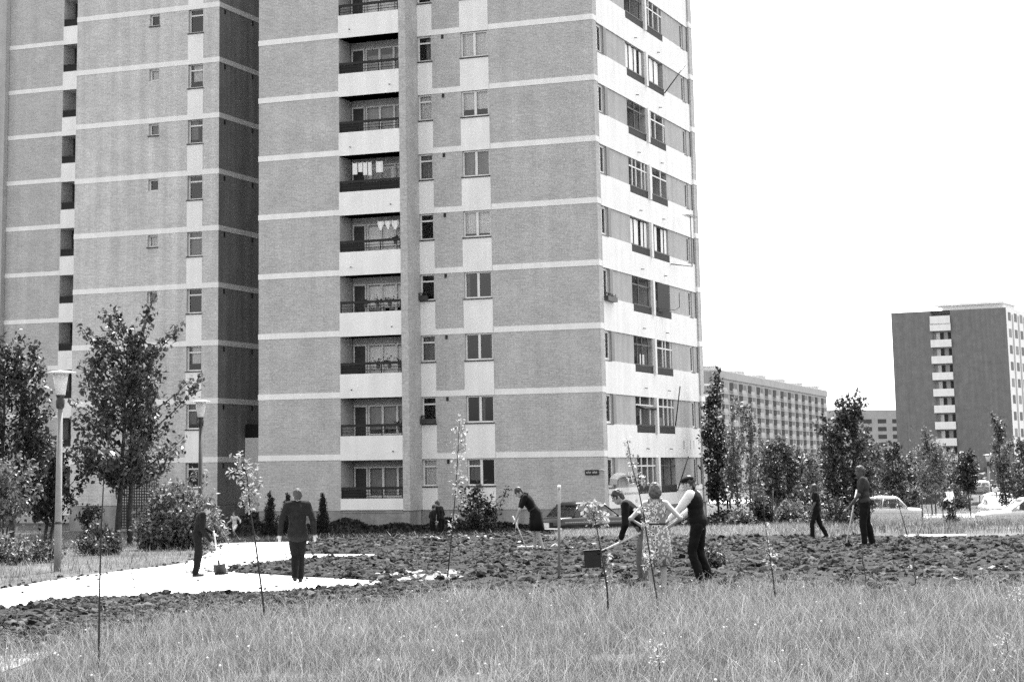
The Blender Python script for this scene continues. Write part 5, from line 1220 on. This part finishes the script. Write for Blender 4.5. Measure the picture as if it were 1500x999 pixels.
def tool(name, label, cat, p0, p1, r=.018, m='wood', blade=None, bm='steel'):
    """handle from p0 (held end) to p1 (working end), blade built along the handle direction"""
    p0, p1 = Vector(p0), Vector(p1); t = thing(name, label, cat, p0); d = (p1 - p0); L_ = d.length; d = d.normalized()
    b = MB(); b.tube([(0, 0, 0), d * L_], r, 8); b.build('handle', MT[m], t)
    s = d.cross(Vector((0, 1, 0))) if abs(d.y) < .9 else Vector((1, 0, 0)); s = s.normalized(); n = s.cross(d).normalized()
    b = MB(); e = d * L_
    if blade == 'shovel':
        for i in range(5):
            u0, u1 = -1 + 2 * i / 5, -1 + 2 * (i + 1) / 5; c0, c1 = .03 * u0 * u0, .03 * u1 * u1; w = .125
            b.prism(e + s * w * u0 + n * c0 - d * .02, s * w * (u1 - u0) + n * (c1 - c0), d * .30, n * .006)
        b.tube([e - d * .12, e + d * .05], .024, 8)
    elif blade == 'squareshovel':
        h = Vector((-1, .25, -.06)).normalized(); v = Vector((.05, .1, -1)).normalized(); n = h.cross(v); q = e - v * .05
        b.prism(q, h * .29, v * .30, n * .008); b.prism(q, h * .29, v * .012, n * .05); b.prism(q + v * .288, h * .29, v * .012, n * .05); b.tube([e - d * .10, e + d * .02, q + h * .05 + v * .08], .025, 8)
    elif blade == 'rake':
        h = Vector((d.x, d.y, 0)); h = h.normalized() if h.length > .05 else Vector((0, 1, 0)); h = Vector((1, .2, 0)).normalized()
        b.prism(e - h * .22 - n * .012, h * .44, n * .024, Vector((0, 0, .025)))
        for k in range(12): b.tube([e - h * (.21 - k * .038), e - h * (.21 - k * .038) + Vector((0, 0, -.07))], .005, 5)
    elif blade == 'hoe':
        b.tube([e, e + d * .04 + Vector((-.05, 0, -.02))], .012, 6); b.prism(e + Vector((-.16, -.07, -.10)), Vector((.14, 0, .03)), Vector((0, .14, 0)), Vector((0, 0, .006)))
    b.build('blade' if blade != 'rake' else 'rake_head', MT[bm], t)
    return t
FP = foot

# 1 boy digging on the path
g = FP(289, 41.8); t, J = person('boy in dark clothes digging rubble with a shovel on the pale path', g, R(-78), 1.50, .22, .5,
    dict(el=(-.21, .16, 1.12), wl=(-.09, .36, .98), er=(.22, .08, 1.10), wr=(.07, .30, .80), kl=(-.10, .06, .50), al=(-.11, -.02, .09), kr=(.11, .0, .50), ar=(.12, -.06, .09)), ('cloth_black', 'long', .05), ('trousers', 'cloth_black'), 'hair_dark')
hw = toworld(t, (J['wl'] + J['wr']) / 2 + Vector((0, .06, 0))); e = gnd(322, 842); e.z += .10
tool('shovel', 'shovel with a pale handle held by the boy digging on the path', 'shovel', Vector(hw) - (e - Vector(hw)) * .18, Vector(hw).lerp(e, .86), .017, 'wood', 'shovel')
# 2 man walking away
g = FP(436, 38.6); person('man in a dark suit walking away along the pale path', g, R(4), 1.72, .03, .12,
    dict(el=(-.30, -.06, 1.15), wl=(-.325, -.02, .89), er=(.29, -.03, 1.15), wr=(.315, .02, .89), kl=(-.045, .07, .50), al=(-.05, -.12, .12), kr=(.06, .10, .50), ar=(.055, .14, .09)), ('cloth_dark', 'long', .05), ('trousers', 'cloth_black'), 'hair_grey', jacket=True)
# people standing by the towers, 4 child, 5 pair
g = FP(306, 86); person('person in dark checked clothes standing at the corner of the left block', g, R(170), 1.62, 0, .1, dict(wl=(-.1, .2, 1.05), wr=(.1, .2, 1.02)), ('cloth_mid', 'long', .05), ('trousers', 'cloth_dark'), 'hair_dark', voxel=.02)
g = FP(344, 84); person('small child in pale clothes running in the shadow of the towers', g, R(150), 1.12, .12, 0, dict(el=(-.34, -.12, 1.2), wl=(-.45, .05, 1.08), er=(.34, -.05, 1.18), wr=(.36, .18, 1.1), kl=(-.1, .28, .56), al=(-.1, .02, .30), kr=(.08, -.02, .48), ar=(.08, -.14, .09)), ('cloth_pale', 'long', .05), ('shorts', 'cloth_white'), 'hair_fair', voxel=.018)
g = FP(634, 78); person('smaller of two dark figures standing close together in the tower shadow', g, R(-60), 1.40, .1, .1, dict(wl=(-.15, .25, .95)), ('cloth_dark', 'long', .05), ('trousers', 'cloth_black'), 'hair_dark', voxel=.02, group='pair in the shadow')
g = FP(647, 77); person('taller of two dark figures standing close together in the tower shadow', g, R(60), 1.56, .22, .2, dict(wr=(.12, .25, .90)), ('cloth_black', 'long', .05), ('trousers', 'cloth_black'), 'hair_dark', voxel=.02, group='pair in the shadow')
# 6 woman with rake
g = FP(786, 49.2); t, J = person('woman in a dark knee length dress bending over a rake on the dug bed', g, R(94), 1.66, .62, .25,
    dict(el=(-.20, .42, 1.02), wl=(-.09, .50, .80), er=(.20, .38, 1.0), wr=(.05, .46, .68), kl=(-.10, -.02, .50), al=(-.11, -.14, .09), kr=(.10, .03, .50), ar=(.11, .02, .09)), ('cloth_black', 'short', .05), ('dress', 'cloth_black', .50), 'hair_dark', 'short')
hw = toworld(t, (J['wl'] + J['wr']) / 2 + Vector((0, .03, -.03))); e = at(771, 806, hw.y + .1); e.z = tzf(e.x, e.y) + .10
tool('rake', 'rake with a pale handle held by the bending woman', 'rake', hw + (hw - e) * .25, e, .015, 'wood', 'rake', 'wood')
# 7 man bending with square shovel
g = FP(944, 35.0); Yh = g.y - .12; rz7 = R(84); hA, hB = at(945, 777, Yh), at(880, 808, Yh)
pa, pb = hA.lerp(hB, .60) + Vector((0, 0, .02)), hA.lerp(hB, .12) + Vector((0, 0, .02))
ea, eb = at(916, 768, Yh - .12), at(938, 760, Yh - .22)
sL, sR = at(931, 742, g.y - .20), at(936, 743, g.y + .18)
# facing left: the left shoulder is the one nearer to the camera
t, J = person('man in a black shirt and grey trousers stooping with a square shovel', g, rz7, 1.70, .66, .0,
    dict(el=inv(g, rz7, 1.70, ea), wl=inv(g, rz7, 1.70, pa + Vector((.05, 0, .07))), er=inv(g, rz7, 1.70, at(934, 770, g.y + .2)), wr=inv(g, rz7, 1.70, pb + Vector((.03, .05, .08))), hl=(-.09, -.06, .9), hr=(.09, -.06, .9), kl=(-.10, .04, .50), al=(-.11, -.04, .09), kr=(.11, .06, .50), ar=(.12, .04, .09)), ('cloth_black', 'long', .05), ('trousers', 'cloth_grey'), 'hair_dark', 'short')
tool('shovel', 'square bladed shovel with a white handle held level by the stooping man', 'shovel', hA, hB, .021, 'wood', 'squareshovel')
# 8 woman in printed dress
g = FP(964, 32.4); person('woman in a printed summer dress standing with both hands on her hips', g, R(-8), 1.68, .02, .05,
    dict(sl=(-.165, 0, 1.385), sr=(.165, 0, 1.385), el=(-.40, -.10, 1.16), wl=(-.215, .04, 1.03), er=(.40, -.10, 1.16), wr=(.215, .04, 1.03), kl=(-.09, .02, .5), kr=(.09, .02, .5)), ('dress', 'dress', 0), ('dress', 'dress', .42), 'hair_fair', 'long', girth=1.08)
# 9 man in vest
g = FP(1026, 34.5); person('man in a dark vest, white shirt and dark cap leaning towards the woman', g, R(68), 1.76, .16, .12,
    dict(el=(-.20, .24, 1.20), wl=(-.15, .44, 1.02), er=(.24, .20, 1.14), wr=(.20, .46, .98), kl=(-.10, .10, .50), al=(-.11, -.02, .09), kr=(.10, .02, .50), ar=(.11, -.12, .09)), ('cloth_white', 'long', .05), ('trousers', 'cloth_black'), 'hair_dark', 'short', cap='cloth_black', vest='cloth_black')
# 10 walking boy
g = FP(1198, 51.4); person('boy in dark clothes walking left at the far edge of the dug bed', g, R(82), 1.36, .04, .05,
    dict(el=(-.22, .06, 1.13), wl=(-.2, .16, .92), er=(.23, -.12, 1.14), wr=(.24, -.14, .90), kl=(-.10, .16, .50), al=(-.1, .16, .09), kr=(.10, -.08, .50), ar=(.1, -.28, .12)), ('cloth_black', 'short', .05), ('trousers', 'cloth_black'), 'hair_dark', skin='skin_tan')
# 11 man with hoe
g = FP(1270, 46.8); t, J = person('man in a grey short sleeved shirt and dark trousers working with a hoe', g, R(78), 1.80, .06, .12,
    dict(el=(-.23, .12, 1.10), wl=(-.06, .32, .86), er=(.27, -.06, 1.14), wr=(.10, .17, .96), kl=(-.11, .06, .50), al=(-.12, .04, .09), kr=(.12, -.03, .50), ar=(.13, -.12, .09)), ('cloth_mid', 'short', .05), ('trousers', 'cloth_black'), 'hair_grey', 'short', skin='skin_tan', girth=1.08)
hw = toworld(t, J['wr'] + Vector((-.02, .06, -.03))); e = at(1240, 795, hw.y - .05); e.z = tzf(e.x, e.y) + .08
tool('hoe', 'hoe with a long pale handle held by the man in the grey shirt', 'hoe', hw + (hw - e).normalized() * .30, e, .018, 'wood', 'hoe')
# 12-14 far people
g = FP(1068, 150); person('distant person with white shirt and white hat seen beside the dark poplar', g, R(150), 1.70, 0, 0, {}, ('cloth_white', 'short', .05), ('trousers', 'cloth_black'), 'hair_dark', cap='cloth_white', voxel=.025)
g = FP(1394, 112); person('person in a white shirt and dark trousers by the thin fence posts', g, R(30), 1.60, .1, .1, dict(wl=(-.2, .3, 1.0), wr=(.2, .3, 1.1)), ('cloth_white', 'long', .05), ('trousers', 'cloth_dark'), 'hair_dark', voxel=.022)
g = FP(1459, 148); person('distant dark haired person in a white top behind the white cars', g, R(0), 1.62, 0, 0, {}, ('cloth_white', 'short', .05), ('trousers', 'cloth_black'), 'hair_dark', voxel=.03)
g = FP(1470, 146); person('distant person in black standing behind the white cars', g, R(90), 1.68, 0, 0, {}, ('cloth_black', 'long', .05), ('trousers', 'cloth_black'), 'hair_dark', voxel=.03)
g = FP(1449, 145); person('distant person in dark clothes next to the pale van', g, R(180), 1.66, 0, 0, {}, ('cloth_dark', 'long', .05), ('trousers', 'cloth_black'), 'hair_dark', voxel=.03)
bpy.context.view_layer.update()
